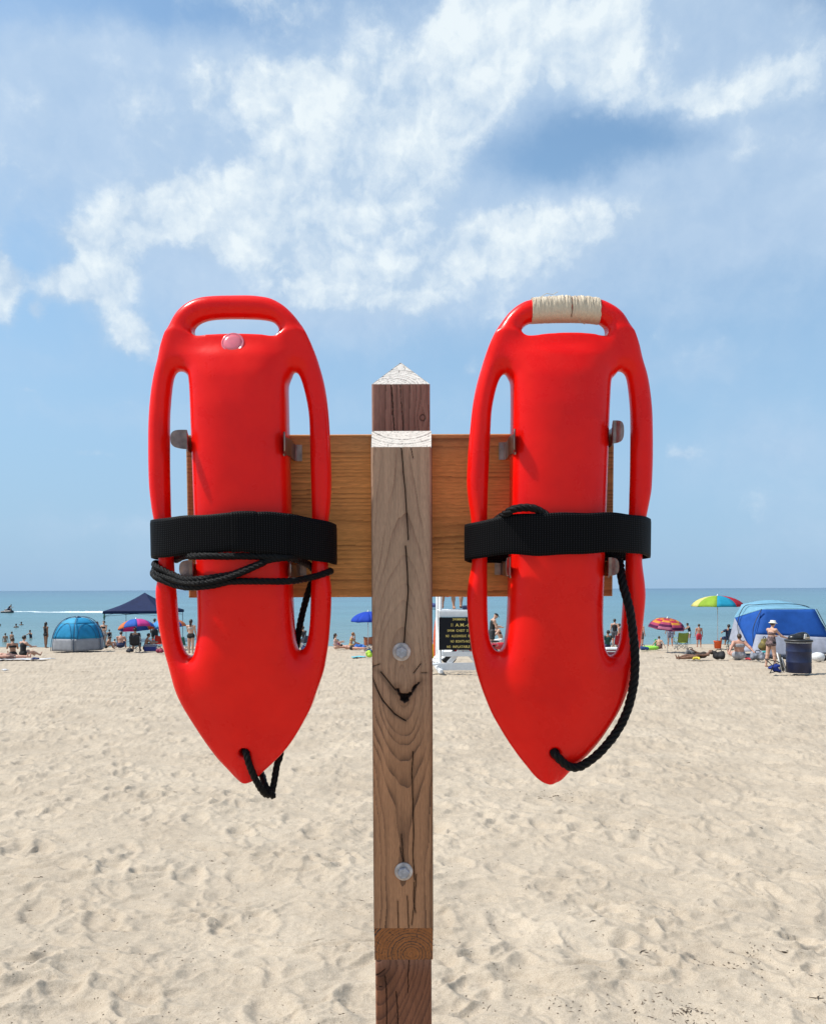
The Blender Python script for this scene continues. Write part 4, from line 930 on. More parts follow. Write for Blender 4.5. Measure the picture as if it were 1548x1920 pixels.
# ================================================================== PEOPLE AND THINGS ON THE BEACH
def caps_mesh(name, caps, m, parent, vox=.02, k=.03, sub=None, grow=0.0):
    P = np.array([list(c[0]) + list(c[1]) for c in caps]); rr = np.array([[c[2], c[3]] for c in caps])
    mn = np.minimum(P[:, :3], P[:, 3:]).min(0) - rr.max() - grow - 2.5 * vox; mx = np.maximum(P[:, :3], P[:, 3:]).max(0) + rr.max() + grow + 2.5 * vox
    ax = [np.arange(mn[i], mx[i], vox) for i in range(3)]; X = np.meshgrid(*ax, indexing='ij'); X = np.stack(X, -1).astype(np.float32)
    Fd = None
    for c in caps:
        a = np.array(c[0], np.float32); b = np.array(c[1], np.float32); d = b - a; L2 = float(d @ d) + 1e-9
        sc3 = np.array(c[4], np.float32) if len(c) > 4 else None
        Q = X - a; t = np.clip((Q @ d) / L2, 0, 1); Df = Q - t[..., None] * d
        if sc3 is not None: Df = Df / sc3
        f = np.sqrt((Df ** 2).sum(-1)) - (c[2] + (c[3] - c[2]) * t) - grow
        Fd = f if Fd is None else smin(Fd, f, k)
    if sub is not None:
        for (ctr, r) in sub: Fd = np.maximum(Fd, r - np.sqrt(((X - np.array(ctr, np.float32)) ** 2).sum(-1)))
    V, Q = surfnet(Fd, mn, vox)
    return obj(name, V, Q, m, parent)
def rotx(v, a):                                # pitch forward by a (degrees) about x: up tips to +y
    a = R(a); x, y, z = v; return np.array((x, y * math.cos(a) + z * math.sin(a), -y * math.sin(a) + z * math.cos(a)))
POSES = dict(
 stand=dict(), stand2=dict(tl=(4, -4), kl=(3, 0), al=(12, -8), el=(20, 12)), hips=dict(al=(-25, -20), ab=(32, 32), el=(70, 70)),
 walk=dict(tl=(20, -18), kl=(6, 14), al=(-22, 20), el=(15, 15)), lookdown=dict(torso=8, head=22, al=(14, 14), el=(80, 74), ab=(8, 8)),
 bend=dict(torso=40, head=0, tl=(8, 2), kl=(12, 8), al=(60, 50), el=(20, 30)),
 reach=dict(torso=14, al=(58, 10), el=(15, 20), ab=(14, 16), tl=(10, -10)),
 sit=dict(torso=14, tl=(128, 122), kl=(102, 96), al=(55, 50), el=(38, 40), sp=(10, 10), head=4),
 sitlean=dict(torso=-18, tl=(92, 120), kl=(4, 92), al=(-44, -46), el=(0, 0), ab=(20, 20), sp=(8, 8), head=6),
 sitout=dict(torso=8, tl=(90, 90), kl=(6, 10), al=(40, 40), el=(45, 45), sp=(7, 7)),
 phone=dict(torso=4, tl=(92, 96), kl=(8, 14), al=(50, 45), el=(80, 74), sp=(6, 6), head=20),
 face=dict(torso=10, tl=(92, 110), kl=(10, 60), al=(62, 30), el=(118, 40), head=8, sp=(8, 10)),
 chair=dict(torso=-8, tl=(84, 86), kl=(78, 74), al=(28, 28), el=(56, 58), sp=(9, 9), seat=.42),
 stool=dict(torso=18, tl=(84, 80), kl=(88, 84), al=(46, 50), el=(46, 40), sp=(6, 12), seat=.45),
 prone=dict(torso=86, head=-18, tl=(-90, -88), kl=(0, 6), al=(92, 92), el=(14, 14), ab=(30, 30)),
 side=dict(torso=-84, tl=(96, 112), kl=(10, 70), al=(86, 100), el=(10, 20), head=14, ab=(14, 12)),
 supine=dict(torso=-86, tl=(90, 94), kl=(2, 8), al=(86, 88), el=(6, 6), ab=(12, 14), head=16),
 splash=dict(al=(70, 40), ab=(60, 50), el=(20, 40), torso=8), lie_water=dict(torso=62, head=-30, tl=(40, 30), kl=(110, 110), al=(70, 70), el=(30, 30)))
SKINS = dict(fair=(.50, .30, .215), tan=(.36, .195, .125), brown=(.20, .105, .065), dark=(.085, .045, .030), red=(.46, .24, .17))
HAIRS = dict(brown=(.045, .026, .016), black=(.010, .008, .007), blond=(.32, .21, .10), dark=(.022, .014, .010), ginger=(.25, .10, .03), grey=(.25, .24, .23))
GROUP_BEACH = 'people on the beach'
def person(at, H, pose, face, skin, hair, label, clothes=(), longhair=False, hat=None, sink=0.0, group=GROUP_BEACH, vox=.02, build=1.0, over=None, z=None):
    p = dict(torso=0, head=0, tl=(2, -2), kl=(2, 2), al=(4, 2), el=(12, 10), ab=(9, 9), sp=(3, 3), seat=None); p.update(POSES[pose])
    if over: p.update(over)
    pel = np.array((0, 0, .53 * H))
    up = lambda v: rotx(v, p['torso'])
    chest = pel + up((0, 0, .20 * H)); neck = pel + up((0, 0, .295 * H)); hd = neck + rotx((0, .012 * H, .095 * H), p['torso'] + p['head'] if abs(p['torso']) < 60 else p['torso'] + p['head'])
    b = build; C = []
    sh = [neck + up((s * .105 * H * (1 + .3 * (b - 1)), 0, -.035 * H)) for s in (-1, 1)]
    hip = [pel + np.array((s * .048 * H * b, 0, -.015 * H)) for s in (-1, 1)]
    def dr(pitch, side, splay):                # direction hanging down, pitched forward, splayed out
        v = np.array((0, math.sin(R(pitch)), -math.cos(R(pitch)))); v = v * math.cos(R(splay)) + np.array((side * math.sin(R(splay)), 0, 0)); return v / np.linalg.norm(v)
    J = {}
    for i, s in enumerate((-1, 1)):
        kn_ = hip[i] + dr(p['tl'][i], s, p['sp'][i]) * .245 * H; an = kn_ + dr(p['tl'][i] - p['kl'][i], s, p['sp'][i] * .3) * .235 * H
        fp = p['tl'][i] - p['kl'][i] + 85; toe = an + dr(min(max(fp, -20), 175), s, 12) * .085 * H
        el_ = sh[i] + dr(p['al'][i] + (p['torso'] * .0), s, p['ab'][i]) * .165 * H; wr = el_ + dr(p['al'][i] + p['el'][i], -s * .6 if p['el'][i] > 30 else s, p['ab'][i] * .8) * .145 * H
        hn = wr + (wr - el_) / np.linalg.norm(wr - el_) * .055 * H; J[s] = (hip[i], kn_, an, toe, sh[i], el_, wr, hn)
        C += [(hip[i], kn_, .056 * H * b, .034 * H * b), (kn_, an, .035 * H * b, .020 * H), (an, toe, .019 * H, .015 * H), (kn_ * .7 + an * .3, kn_ * .55 + an * .45, .032 * H * b, .028 * H * b),
              (sh[i], el_, .029 * H * b, .022 * H * b), (el_, wr, .0225 * H * b, .0145 * H), (wr, hn, .015 * H, .012 * H)]
    C += [(pel, pel + up((0, 0, .09 * H)), .066 * H * b, .058 * H * b, (1.18, .85, 1)), (pel + up((0, 0, .09 * H)), chest, .058 * H * b, .070 * H * b, (1.15, .80, 1)),
          (chest, neck + up((0, 0, -.03 * H)), .070 * H * b, .045 * H * b, (1.25, .75, 1)), (sh[0], sh[1], .034 * H * b, .034 * H * b), (neck + up((0, 0, -.02 * H)), hd, .028 * H, .026 * H)]
    face_d = rotx((0, 1, 0), p['torso'] + p['head']); fu = rotx((0, 0, 1), p['torso'] + p['head'])
    C += [(hd + fu * .012 * H, hd - fu * .022 * H + face_d * .012 * H, .050 * H, .036 * H, (.88, 1, 1)), (hd - fu * .004 * H + face_d * .05 * H, hd - fu * .014 * H + face_d * .058 * H, .007 * H, .009 * H)]
    lo = min(min(c[0][2] - c[2], c[1][2] - c[3]) for c in C)
    dz = -lo if p['seat'] is None else p['seat'] - (pel[2] - .058 * H * b)
    dz -= sink
    sh3 = np.array((0, 0, dz)); C = [(c[0] + sh3, c[1] + sh3) + tuple(c[2:]) for c in C]
    g = empty('person', (at[0], at[1], gz(at[0], at[1]) if z is None else z), R(face), label, 'person', group)
    skm = mat('skin_' + skin, SKINS[skin], .5, spec=.35, var=.12, vscale=5, sss=0)
    caps_mesh('body', C, skm, g, vox, .022 * H)
    hd = hd + sh3
    if hair:
        hm = mat('hair_' + hair, HAIRS[hair], .55, var=.3, vscale=30)
        hc = [(hd + fu * .026 * H - face_d * .006 * H, hd + fu * .012 * H - face_d * .016 * H, .050 * H, .052 * H)]
        if longhair: hc += [(hd - face_d * .035 * H, hd - face_d * .04 * H - fu * .055 * H - np.array((0, 0, .045 * H)), .036 * H, .024 * H), (hd - face_d * .05 * H - np.array((0, 0, .07 * H)), hd - face_d * .058 * H - np.array((0, 0, .14 * H)), .026 * H, .014 * H)]
        caps_mesh('hair', hc, hm, g, vox * .8, .02, sub=[(hd + face_d * .055 * H - fu * .012 * H, .052 * H)])
    T = lambda v: np.asarray(v) + sh3
    for c in clothes:
        kind, cn, cc = c[0], c[1], c[2]; cm = mat(cn, cc, .8, var=.25 if len(c) < 4 else c[3], vscale=9 if len(c) < 4 else 14)
        ex = .016 * H * .55 + vox * .35
        if kind in ('shorts', 'briefs'):
            f = {'shorts': .62, 'briefs': .12}[kind]; q = [(T(pel - up((0, 0, .02 * H))), T(pel + up((0, 0, .028 * H))), .064 * H * b + ex, .060 * H * b + ex * .8, (1.18, .88, 1))]
            for s in (-1, 1): q.append((T(J[s][0]), T(J[s][0] + (J[s][1] - J[s][0]) * f), .056 * H * b + ex * .8, (.056 - .022 * f) * H * b + ex * (1.2 if kind == 'shorts' else .3)))
            caps_mesh('shorts' if kind == 'shorts' else 'swim_bottom', q, cm, g, vox, .012 * H)
        elif kind in ('shirt', 'suit'):
            q = [(T(pel - up((0, 0, .01 * H))), T(pel + up((0, 0, .09 * H))), .064 * H * b + ex * .7, .056 * H * b + ex, (1.18, .88, 1)), (T(pel + up((0, 0, .09 * H))), T(chest), .057 * H * b + ex, .068 * H * b + ex, (1.16, .84, 1)),
                 (T(chest), T(neck + up((0, 0, -.06 * H))), .069 * H * b + ex, .045 * H * b + ex, (1.22, .80, 1))]
            if kind == 'shirt':
                for s in (-1, 1): q.append((T(J[s][4]), T(J[s][4] + (J[s][5] - J[s][4]) * .45), .032 * H * b + ex, .028 * H * b + ex))
            caps_mesh('shirt' if kind == 'shirt' else 'swimsuit', q, cm, g, vox, .012 * H)
        elif kind == 'top':
            caps_mesh('bikini_top', [(T(pel + up((0, 0, .185 * H))), T(pel + up((0, 0, .215 * H))), .070 * H * b + ex * .5, .070 * H * b + ex * .5, (1.22, .80, .5))], cm, g, vox, .01)
        elif kind == 'skirt':
            q = [(T(pel + up((0, 0, .03 * H))), T(pel - np.array((0, 0, .09 * H))), .070 * H * b, .10 * H * b, (1.1, .9, .7))]; caps_mesh('skirt', q, cm, g, vox, .01)
        elif kind == 'ruff':
            q = [(T(pel + up((0, 0, .10 * H))), T(pel - np.array((0, 0, .03 * H))), .072 * H * b, .098 * H * b, (1.15, 1.0, .7)), (T(pel + up((0, 0, .20 * H))), T(neck + up((0, 0, -.07 * H))), .084 * H * b, .05 * H, (1.15, .9, .8))]; caps_mesh('swim_dress', q, cm, g, vox, .02)
        elif kind == 'towel':
            q = [(T(sh[1] + np.array((0, .02, .02))), T(sh[1] + np.array((.02, -.05, -.22 * H))), .035 * H, .05 * H, (.8, .5, 1))]; caps_mesh('shoulder_towel', q, cm, g, vox, .01)
    if hat:
        kind, hn_, hc_ = hat; hm = mat(hn_, hc_, .8, vscale=20)
        M = Matrix.Rotation(-R(p['torso'] + p['head']), 3, 'X')
        c0 = Vector(hd + fu * .022 * H)
        if kind == 'bucket':
            MB().lathe(c0, [(.088 * H, -.012 * H), (.086 * H, -.004 * H), (.060 * H, .012 * H), (.055 * H, .040 * H), (.046 * H, .050 * H), (.003, .053 * H)], 20, M).build('hat', hm, g, True)
        else:
            mb = MB().lathe(c0, [(.056 * H, 0), (.057 * H, .014 * H), (.050 * H, .034 * H), (.03 * H, .046 * H), (.003, .049 * H)], 18, M)
            fp_ = [c0 + Vector(face_d) * (.05 * H) + Vector((x * .045 * H, 0, 0)) for x in (-1, -.4, .4, 1)] + [c0 + Vector(face_d) * (.092 * H) + Vector((x * .03 * H, 0, -.006 * H)) for x in (1, .4, -.4, -1)]
            n = len(fp_); mb.add([*fp_, *[q + Vector((0, 0, .008 * H)) for q in fp_]], [tuple(reversed(range(n))), tuple(range(n, 2 * n))] + [(i, (i + 1) % n, n + (i + 1) % n, n + i) for i in range(n)])
            mb.build('cap', hm, g, True)
    return g
def hpx(at, n): return n * at[1] / 1500.0       # n photograph pixels, in metres, at that distance
NAVY = (.010, .020, .070)

M_FRAME = mat('frame_metal', (.16, .17, .18), .4, .8); M_FRAMED = mat('dark_frame', (.02, .022, .025), .4, .4); M_WPOLE = mat('white_pole', (.62, .63, .64), .4, .2)
def fabric(n, c, tr=.25, var=.10): return mat(n, c, .75, spec=.2, var=var, vscale=4, transl=tr, bump=.25, bscale=12)

def umbrella(at, rad, hgt, cols, label, tilt=(0, 0), rz=0.0, rise=.30, rings=None, val=.07, pole_m=None, zbase=None, flat=False):
    """beach parasol: eight gores, ribs, two-piece pole, finial"""
    z0 = gz(at[0], at[1]) if zbase is None else zbase
    g = empty('beach_umbrella', (at[0], at[1], z0), rz, label, 'umbrella', 'umbrellas along the shore')
    M = Matrix.Translation((0, 0, hgt)) @ Matrix.Rotation(R(tilt[0]), 4, 'X') @ Matrix.Rotation(R(tilt[1]), 4, 'Y')
    n = 8; ni = 7
    prof = [(rad * math.sin(t * 1.32) / math.sin(1.32), -rise * rad * 1.0 * (1 - math.cos(t * 1.32)) / (1 - math.cos(1.32))) for t in np.linspace(.04, 1, ni)]
    for k in range(n):
        a0, a1 = 2 * math.pi * k / n, 2 * math.pi * (k + 1) / n; V = []; Fc = []; S = 4
        for i, (r_, z_) in enumerate(prof):
            for s in range(S + 1):
                t = s / S; a = a0 + (a1 - a0) * t; chord = math.cos((a1 - a0) / 2) / math.cos(a - (a0 + a1) / 2); rr_ = r_ * (chord * .75 + .25)
                V.append(M @ Vector((rr_ * math.cos(a), rr_ * math.sin(a), z_ - .02 * rad * math.sin(math.pi * t) * (i / ni))))
        for s in range(S + 1):                              # hanging valance
            t = s / S; a = a0 + (a1 - a0) * t; chord = math.cos((a1 - a0) / 2) / math.cos(a - (a0 + a1) / 2); rr_ = rad * (chord * .75 + .25)
            V.append(M @ Vector((rr_ * math.cos(a) * .985, rr_ * math.sin(a) * .985, prof[-1][1] - val * (1 - .25 * math.sin(math.pi * t)))))
        for i in range(ni):
            for s in range(S): Fc.append((i * (S + 1) + s, i * (S + 1) + s + 1, (i + 1) * (S + 1) + s + 1, (i + 1) * (S + 1) + s))
        if rings:
            ms = [fabric('stripe_%s' % '_'.join(str(int(x * 100)) for x in c), c, .3) for c in rings]; me_o = obj('panel', V, Fc, ms, g)
            for q, pl in enumerate(me_o.data.polygons): pl.material_index = min(len(ms) - 1, (q // S)) if (k % 2 == 0) else (min(len(ms) - 1, (q // S)) + 1) % len(ms)
        else:
            c = cols[k % len(cols)]; me_o = obj('panel', V, Fc, fabric('canopy_%s' % '_'.join(str(int(x * 100)) for x in c), c, .3), g)
        so_ = me_o.modifiers.new('thick', 'SOLIDIFY'); so_.thickness = .004
        rb = MB().tube([M @ Vector((r_ * math.cos(a0) * .98, r_ * math.sin(a0) * .98, z_ - .012)) for r_, z_ in prof], .006, 4); rb.build('rib', M_WPOLE, g)
    top = M @ Vector((0, 0, .0)); MB().tube([(0, 0, -.25), (top.x * .2, top.y * .2, hgt * .5), top + (M.to_3x3() @ Vector((0, 0, .0)))], .018, 8).build('pole', pole_m or M_WPOLE, g, True)
    MB().lathe(M @ Vector((0, 0, .0)), [(.05, -.01), (.06, .01), (.022, .03), (.02, .08), (.003, .10)], 10, M.to_3x3()).build('finial', M_WPOLE, g, True)
    return g

def camp_chair(at, rz, col, label, s=1.0, name=None, armrest=True, backh=.46):
    g = empty('camp_chair', (at[0], at[1], gz(at[0], at[1])), R(rz), label, 'chair', 'folding chairs on the beach')
    fm = fabric(name or 'chair_cloth_%d' % int(sum(col) * 1000), col, .12); w_, d_, h_ = .27 * s, .23 * s, .42 * s
    def slab(nm, P, m_, th=.012):
        nu = 7; V = []; Fc = []
        for i in range(nu):
            for j in range(nu):
                a, b_ = i / (nu - 1), j / (nu - 1); q = (Vector(P[0]) * (1 - a) + Vector(P[1]) * a) * (1 - b_) + (Vector(P[3]) * (1 - a) + Vector(P[2]) * a) * b_
                V.append(q - Vector((0, 0, 1)) * .045 * s * math.sin(math.pi * a) * (1 if nm == 'seat' else .9 * b_ ** 2))
        for i in range(nu - 1):
            for j in range(nu - 1): Fc.append((i * nu + j, (i + 1) * nu + j, (i + 1) * nu + j + 1, i * nu + j + 1))
        o = obj(nm, V, Fc, m_, g); so_ = o.modifiers.new('thick', 'SOLIDIFY'); so_.thickness = th; return o
    slab('seat', [(-w_, d_, h_), (w_, d_, h_), (w_, -d_, h_ * .94), (-w_, -d_, h_ * .94)], fm)
    slab('backrest', [(-w_, -d_, h_ * .94), (w_, -d_, h_ * .94), (w_ * 1.03, -d_ - .14 * s, h_ + backh * s), (-w_ * 1.03, -d_ - .14 * s, h_ + backh * s)], fm)
    for a, b_ in (((-w_, d_), (w_, d_)), ((w_, -d_), (-w_, -d_)), ((-w_, d_), (-w_, -d_)), ((w_, -d_), (w_, d_))):
        MB().tube([(a[0], a[1], .0), (b_[0], b_[1], h_)], .011 * s, 6).build('leg', M_FRAME, g, True); MB().tube([(b_[0], b_[1], .0), (a[0], a[1], h_)], .011 * s, 6).build('leg', M_FRAME, g, True)
    for sx in (-1, 1):
        MB().tube([(sx * w_, -d_, 0), (sx * w_, -d_, h_), (sx * w_ * 1.03, -d_ - .14 * s, h_ + (backh + .02) * s)], .012 * s, 6).build('back_post', M_FRAME, g, True)
        if armrest:
            MB().tube([(sx * w_, d_, h_ * .9), (sx * w_, d_, h_ + .2 * s)], .011 * s, 6).build('arm_post', M_FRAME, g, True)
            MB().box((sx * w_, 0, h_ + .205 * s), (.07 * s, .52 * s, .018), bev=.006).build('armrest', fm, g)
    return g

def cooler(at, rz, size, body, lid, label):
    g = empty('cooler', (at[0], at[1], gz(at[0], at[1])), R(rz), label, 'cooler'); x, y, z = size
    MB().box((0, 0, z * .40), (x, y, z * .80), bev=.03).build('box', mat('cooler_%d' % int(sum(body) * 999), body, .4), g)
    MB().box((0, 0, z * .88), (x * 1.04, y * 1.04, z * .15), bev=.025).build('lid', mat('cooler_lid_%d' % int(sum(lid) * 999), lid, .4), g)
    MB().box((0, -y * .53, z * .70), (x * .98, .02, z * .06), bev=.004).build('trim', mat('cooler_lid_%d' % int(sum(lid) * 999), lid, .4), g)
    MB().tube([(-x * .53, -.06, z * .6), (-x * .56, -.07, z * .8), (-x * .56, .07, z * .8), (-x * .53, .06, z * .6)], .012, 6).build('handle', M_FRAMED, g, True); return g

def blob(name, at, size, col, label, cat, rz=0, seed=1, n=5, var=.35, z=0.0, group=None, parent=None, rough=.8, straps=True):
    """soft slumped bag or heap"""
    rr_ = random.Random(seed); x, y, h_ = size
    g = empty(name, (at[0], at[1], gz(at[0], at[1]) + z), R(rz), label, cat, group)
    C = []
    for i in range(n):
        a = Vector((rr_.uniform(-.5, .5) * x, rr_.uniform(-.5, .5) * y, h_ * .32)); b_ = Vector((rr_.uniform(-.35, .35) * x, rr_.uniform(-.3, .3) * y, h_ * rr_.uniform(.4, .78)))
        C.append((a, b_, h_ * .34, h_ * .20))
    caps_mesh(name + '_body' if not name.endswith('towel') else 'cloth', C, mat('cloth_%s_%d' % (name, seed), col, rough, var=var, vscale=7), g, max(.018, h_ / 16), .05)
    if straps and name.endswith('bag'):
        MB().tube(catmull([(-x * .2, 0, h_ * .75), (-x * .16, 0, h_ * 1.02), (x * .16, 0, h_ * 1.02), (x * .2, 0, h_ * .72)], 5, False), .014, 6).build('handle', M_FRAMED, g, True)
    return g
def towel(at, size, col, label, rz=0, seed=1, var=.1, cat='towel'):
    w_, d_ = size; n = 14; xs = np.linspace(-w_ / 2, w_ / 2, n); ys_ = np.linspace(-d_ / 2, d_ / 2, n); X, Y = np.meshgrid(xs, ys_, indexing='ij')
    c, s = math.cos(R(rz)), math.sin(R(rz)); GX_ = at[0] + X * c - Y * s; GY_ = at[1] + X * s + Y * c
    Z = -SLOPE * (GY_ - at[1]) + sand_h(GX_, GY_) * .6 + .045 + .02 * pn(X * 4 + seed, Y * 4, 1)
    I_ = np.arange(n * n).reshape(n, n); Fq_ = np.stack([I_[:-1, :-1], I_[1:, :-1], I_[1:, 1:], I_[:-1, 1:]], -1).reshape(-1, 4)
    o = obj('beach_towel', np.stack([X * c - Y * s, X * s + Y * c, Z], -1).reshape(-1, 3), Fq_, mat('towel_%d' % seed, col, .9, var=var, vscale=3), None, loc=(at[0], at[1], gz(*at[:2])))
    so_ = o.modifiers.new('thick', 'SOLIDIFY'); so_.thickness = .012
    return tag(o, label, cat)

# ---- lifeguard chair ---------------------------------------------
LGp = G(868, 1262); SCL = LGp.y / 1500
WHITE = mat('white_paint', (.72, .73, .74), .55, var=.06, bump=.15, bscale=30)
lg = empty('lifeguard_chair', (LGp.x, LGp.y, gz(LGp.x, LGp.y)), R(2), 'white wooden lifeguard chair with a black rules sign, right of the post', 'lifeguard chair')
Wd = 44 * SCL; DZm = lambda py: (1262 - py) * SCL
Dp = 1.25; tops = DZm(1040)
for sx in (-1, 1):
    for sy, nm in ((0, 'front_leg'), (1, 'rear_leg')):
        MB().tube([(sx * Wd, sy * Dp, .05), (sx * (Wd - .03), sy * (Dp - .15), tops if sy else DZm(1095))], .055, 4).build(nm, WHITE, lg)
    MB().box((sx * Wd, Dp / 2, .09), (.13, Dp + .9, .17), bev=.04).build('skid', WHITE, lg)
    MB().box((sx * (Wd - .03), Dp / 2, DZm(1085)), (.09, Dp, .05), bev=.01).build('armrest', WHITE, lg)
MB().box((0, -.07, DZm(1249.5)), (2 * Wd + .12, .04, 14 * SCL), bev=.006).build('bottom_board', WHITE, lg)
MB().box((0, -.10, DZm(1226)), (2 * Wd - .14, .04, 9 * SCL), bev=.006).build('middle_board', WHITE, lg)
MB().box((0, -.08, DZm(1151)), (2 * Wd + .06, .05, 11 * SCL), bev=.006).build('platform_board', WHITE, lg)
for k in range(5): MB().box((0, .02 + k * .21, DZm(1144.5)), (2 * Wd, .19, .03), bev=.005).build('deck_plank', WHITE, lg)
for k in range(3): MB().box((0, Dp * .55 + k * .14, DZm(1144.5) + .45), (2 * Wd - .1, .12, .03), bev=.005).build('seat_plank', WHITE, lg)
for k in range(4): MB().box((0, Dp - .08, DZm(1144.5) + .62 + k * .17), (2 * Wd - .1, .03, .12), bev=.005).build('back_slat', WHITE, lg)
for sx in (-1, 1):
    a = Vector((sx * 27 * SCL, -.045, DZm(1243))); b_ = Vector((sx * 3 * SCL, -.045, DZm(1217))); m_ = (a + b_) / 2
    MB().box(m_, (.14, .035, (a - b_).length + .05), ry=math.atan2(b_.x - a.x, b_.z - a.z), bev=.004).build('brace', WHITE, lg)
for sx in (-1, 1): MB().tube([(sx * Wd, .05, .3), (sx * Wd, Dp - .05, DZm(1160))], .035, 4).build('side_brace', WHITE, lg)
MB().box((.0, -.135, DZm(1187.5)), (2 * Wd + .05, .03, 61 * SCL), bev=.004).build('sign_board', mat('sign_black', (.006, .007, .011), .6, spec=.2, var=.1), lg)
MTXT = mat('sign_yellow', (.80, .62, .17), .6, var=.03)
def lettering(txt, px0, px1, pyc, hpx_, parent, m_, yoff):
    cu = bpy.data.curves.new('lettering', 'FONT'); cu.body = txt; cu.size = 1; cu.align_x = 'LEFT'; cu.align_y = 'CENTER'; cu.extrude = .002; cu.offset = .008; cu.space_character = 1.08
    t_ = bpy.data.objects.new('tmp', cu); COL.objects.link(t_); bpy.context.view_layer.update()
    me = bpy.data.meshes.new_from_object(t_.evaluated_get(bpy.context.evaluated_depsgraph_get())); bpy.data.objects.remove(t_)
    V = np.array([v.co[:] for v in me.vertices]); Fc = [tuple(p.vertices) for p in me.polygons]; bpy.data.meshes.remove(me)
    mn, mx_ = V.min(0), V.max(0); wv_, hv_ = (px1 - px0) * SCL, hpx_ * SCL
    X = (V[:, 0] - mn[0]) / (mx_[0] - mn[0]) * wv_ + (px0 - 868) * SCL; Z = (V[:, 1] - mn[1]) / (mx_[1] - mn[1]) * hv_ + DZm(pyc) - hv_ / 2; Y = yoff - V[:, 2] * 1.0
    o = obj('lettering', np.stack([X, Y, Z], -1), Fc, m_, parent, False); o['label'] = 'yellow painted words'
for txt, a, b_, yc, h_ in (('SWIMMING', 848, 872, 1161, 4.2), ('H', 876, 879, 1161, 4.2), ('11', 845, 848, 1171.5, 6.0), ('A.M.-6', 853, 879, 1171.5, 6.0), ('SWIM', 838, 850.5, 1182, 4.4), ('CHEST', 854.5, 870.5, 1182, 4.4), ('D', 874, 877, 1182, 4.4), ('NO', 835, 841, 1192, 4.4), ('ALCOHOLIC', 845.5, 873.5, 1192, 4.4),
    ('B', 877, 880, 1192, 4.4), ('NO', 844, 850, 1202, 4.4), ('BOATS-NO', 853.5, 880, 1202, 4.4), ('NO', 837, 844, 1212, 4.4), ('INFLATABLE', 848, 880, 1212, 4.4)):
    lettering(txt, a, b_, yc, h_, lg, MTXT, -.1515)
zpl = lg.location.z + DZm(1144.5) + .015
GUARD = 'lifeguards sitting on the tall white chair'
for px, sk, sh_, lb in ((841, 'tan', 'guard_red', 'lifeguard sitting left on the tall white chair, bare shins and sandals on the deck'), (876, 'tan', 'guard_red', 'lifeguard sitting right on the tall white chair in dark sneakers')):
    x = (px - 868) * SCL
    person((LGp.x + x, LGp.y + Dp * .62), 1.78, 'chair', 180, sk, 'brown', lb, [('shorts', 'guard_red', (.45, .02, .02)), ('shirt', 'guard_white', (.6, .6, .6))], group=GUARD, z=zpl, over=dict(seat=.44))
sh1 = MB().box((LGp.x + 6 * SCL, LGp.y + .12, zpl + .065), (.22, .13, .13), bev=.03).build('waist_pack', mat('navy_bag', NAVY, .7), None); tag(sh1, 'small navy bag on the deck of the white lifeguard chair', 'bag')

# rescue board leaning against the chair, float, lounger
def board_shape(name, at, ln, wd, th, m_, label, cat, ry=0.0, rx=0.0, rz=0.0, z=0.0):
    V = []; Fc = []; n = 16; q = 10
    for i in range(n + 1):
        t = i / n; wv_ = wd / 2 * max(.03, (math.sin(math.pi * min(1, max(0, t))) ** .45)); hv_ = th / 2 * max(.2, math.sin(math.pi * t) ** .5)
        for k in range(q): a = 2 * math.pi * k / q; V.append((math.cos(a) * wv_, math.sin(a) * hv_, t * ln))
    for i in range(n):
        for k in range(q): Fc.append((i * q + k, i * q + (k + 1) % q, (i + 1) * q + (k + 1) % q, (i + 1) * q + k))
    Fc += [tuple(reversed(range(q))), tuple(range(n * q, n * q + q))]
    o = obj(name, V, Fc, m_, None); o.location = (at[0], at[1], gz(*at[:2]) + z); o.rotation_euler = (rx, ry, rz); return tag(o, label, cat)
p = G(816, 1258); board_shape('rescue_board', (p.x, p.y + .25), hpx(p, 88), hpx(p, 11), .07, mat('orange_board', (.62, .09, .02), .4), 'slim orange rescue board leaning upright against the lifeguard chair', 'rescue board', ry=R(3.5), rx=R(-8), z=hpx(p, 20))
p = G(809, 1240); board_shape('float_board', (p.x, p.y), hpx(p, 34), hpx(p, 16), .10, mat('yellow_float', (.62, .42, .02), .5), 'yellow float standing behind the orange rescue board', 'float', rx=R(-10))
p = G(799, 1262); lo = empty('sun_lounger', (p.x, p.y, gz(p.x, p.y)), R(-62), 'white plastic lounger beside the foot of the lifeguard chair', 'lounger')
for k in range(6): MB().box((0, -.75 + k * .17, .30), (.56, .14, .03), bev=.008).build('slat', WHITE, lo)
for k in range(4): MB().box((0, .32 + k * .13, .36 + k * .09), (.56, .12, .03), rx=R(35), bev=.008).build('slat', WHITE, lo)
for sx in (-1, 1):
    MB().box((sx * .29, -.2, .27), (.05, 1.25, .06), bev=.012).build('side_rail', WHITE, lo)
    for yy in (-.7, .3): MB().tube([(sx * .29, yy, .27), (sx * .29, yy + .08, 0)], .022, 6).build('leg', WHITE, lo, True)

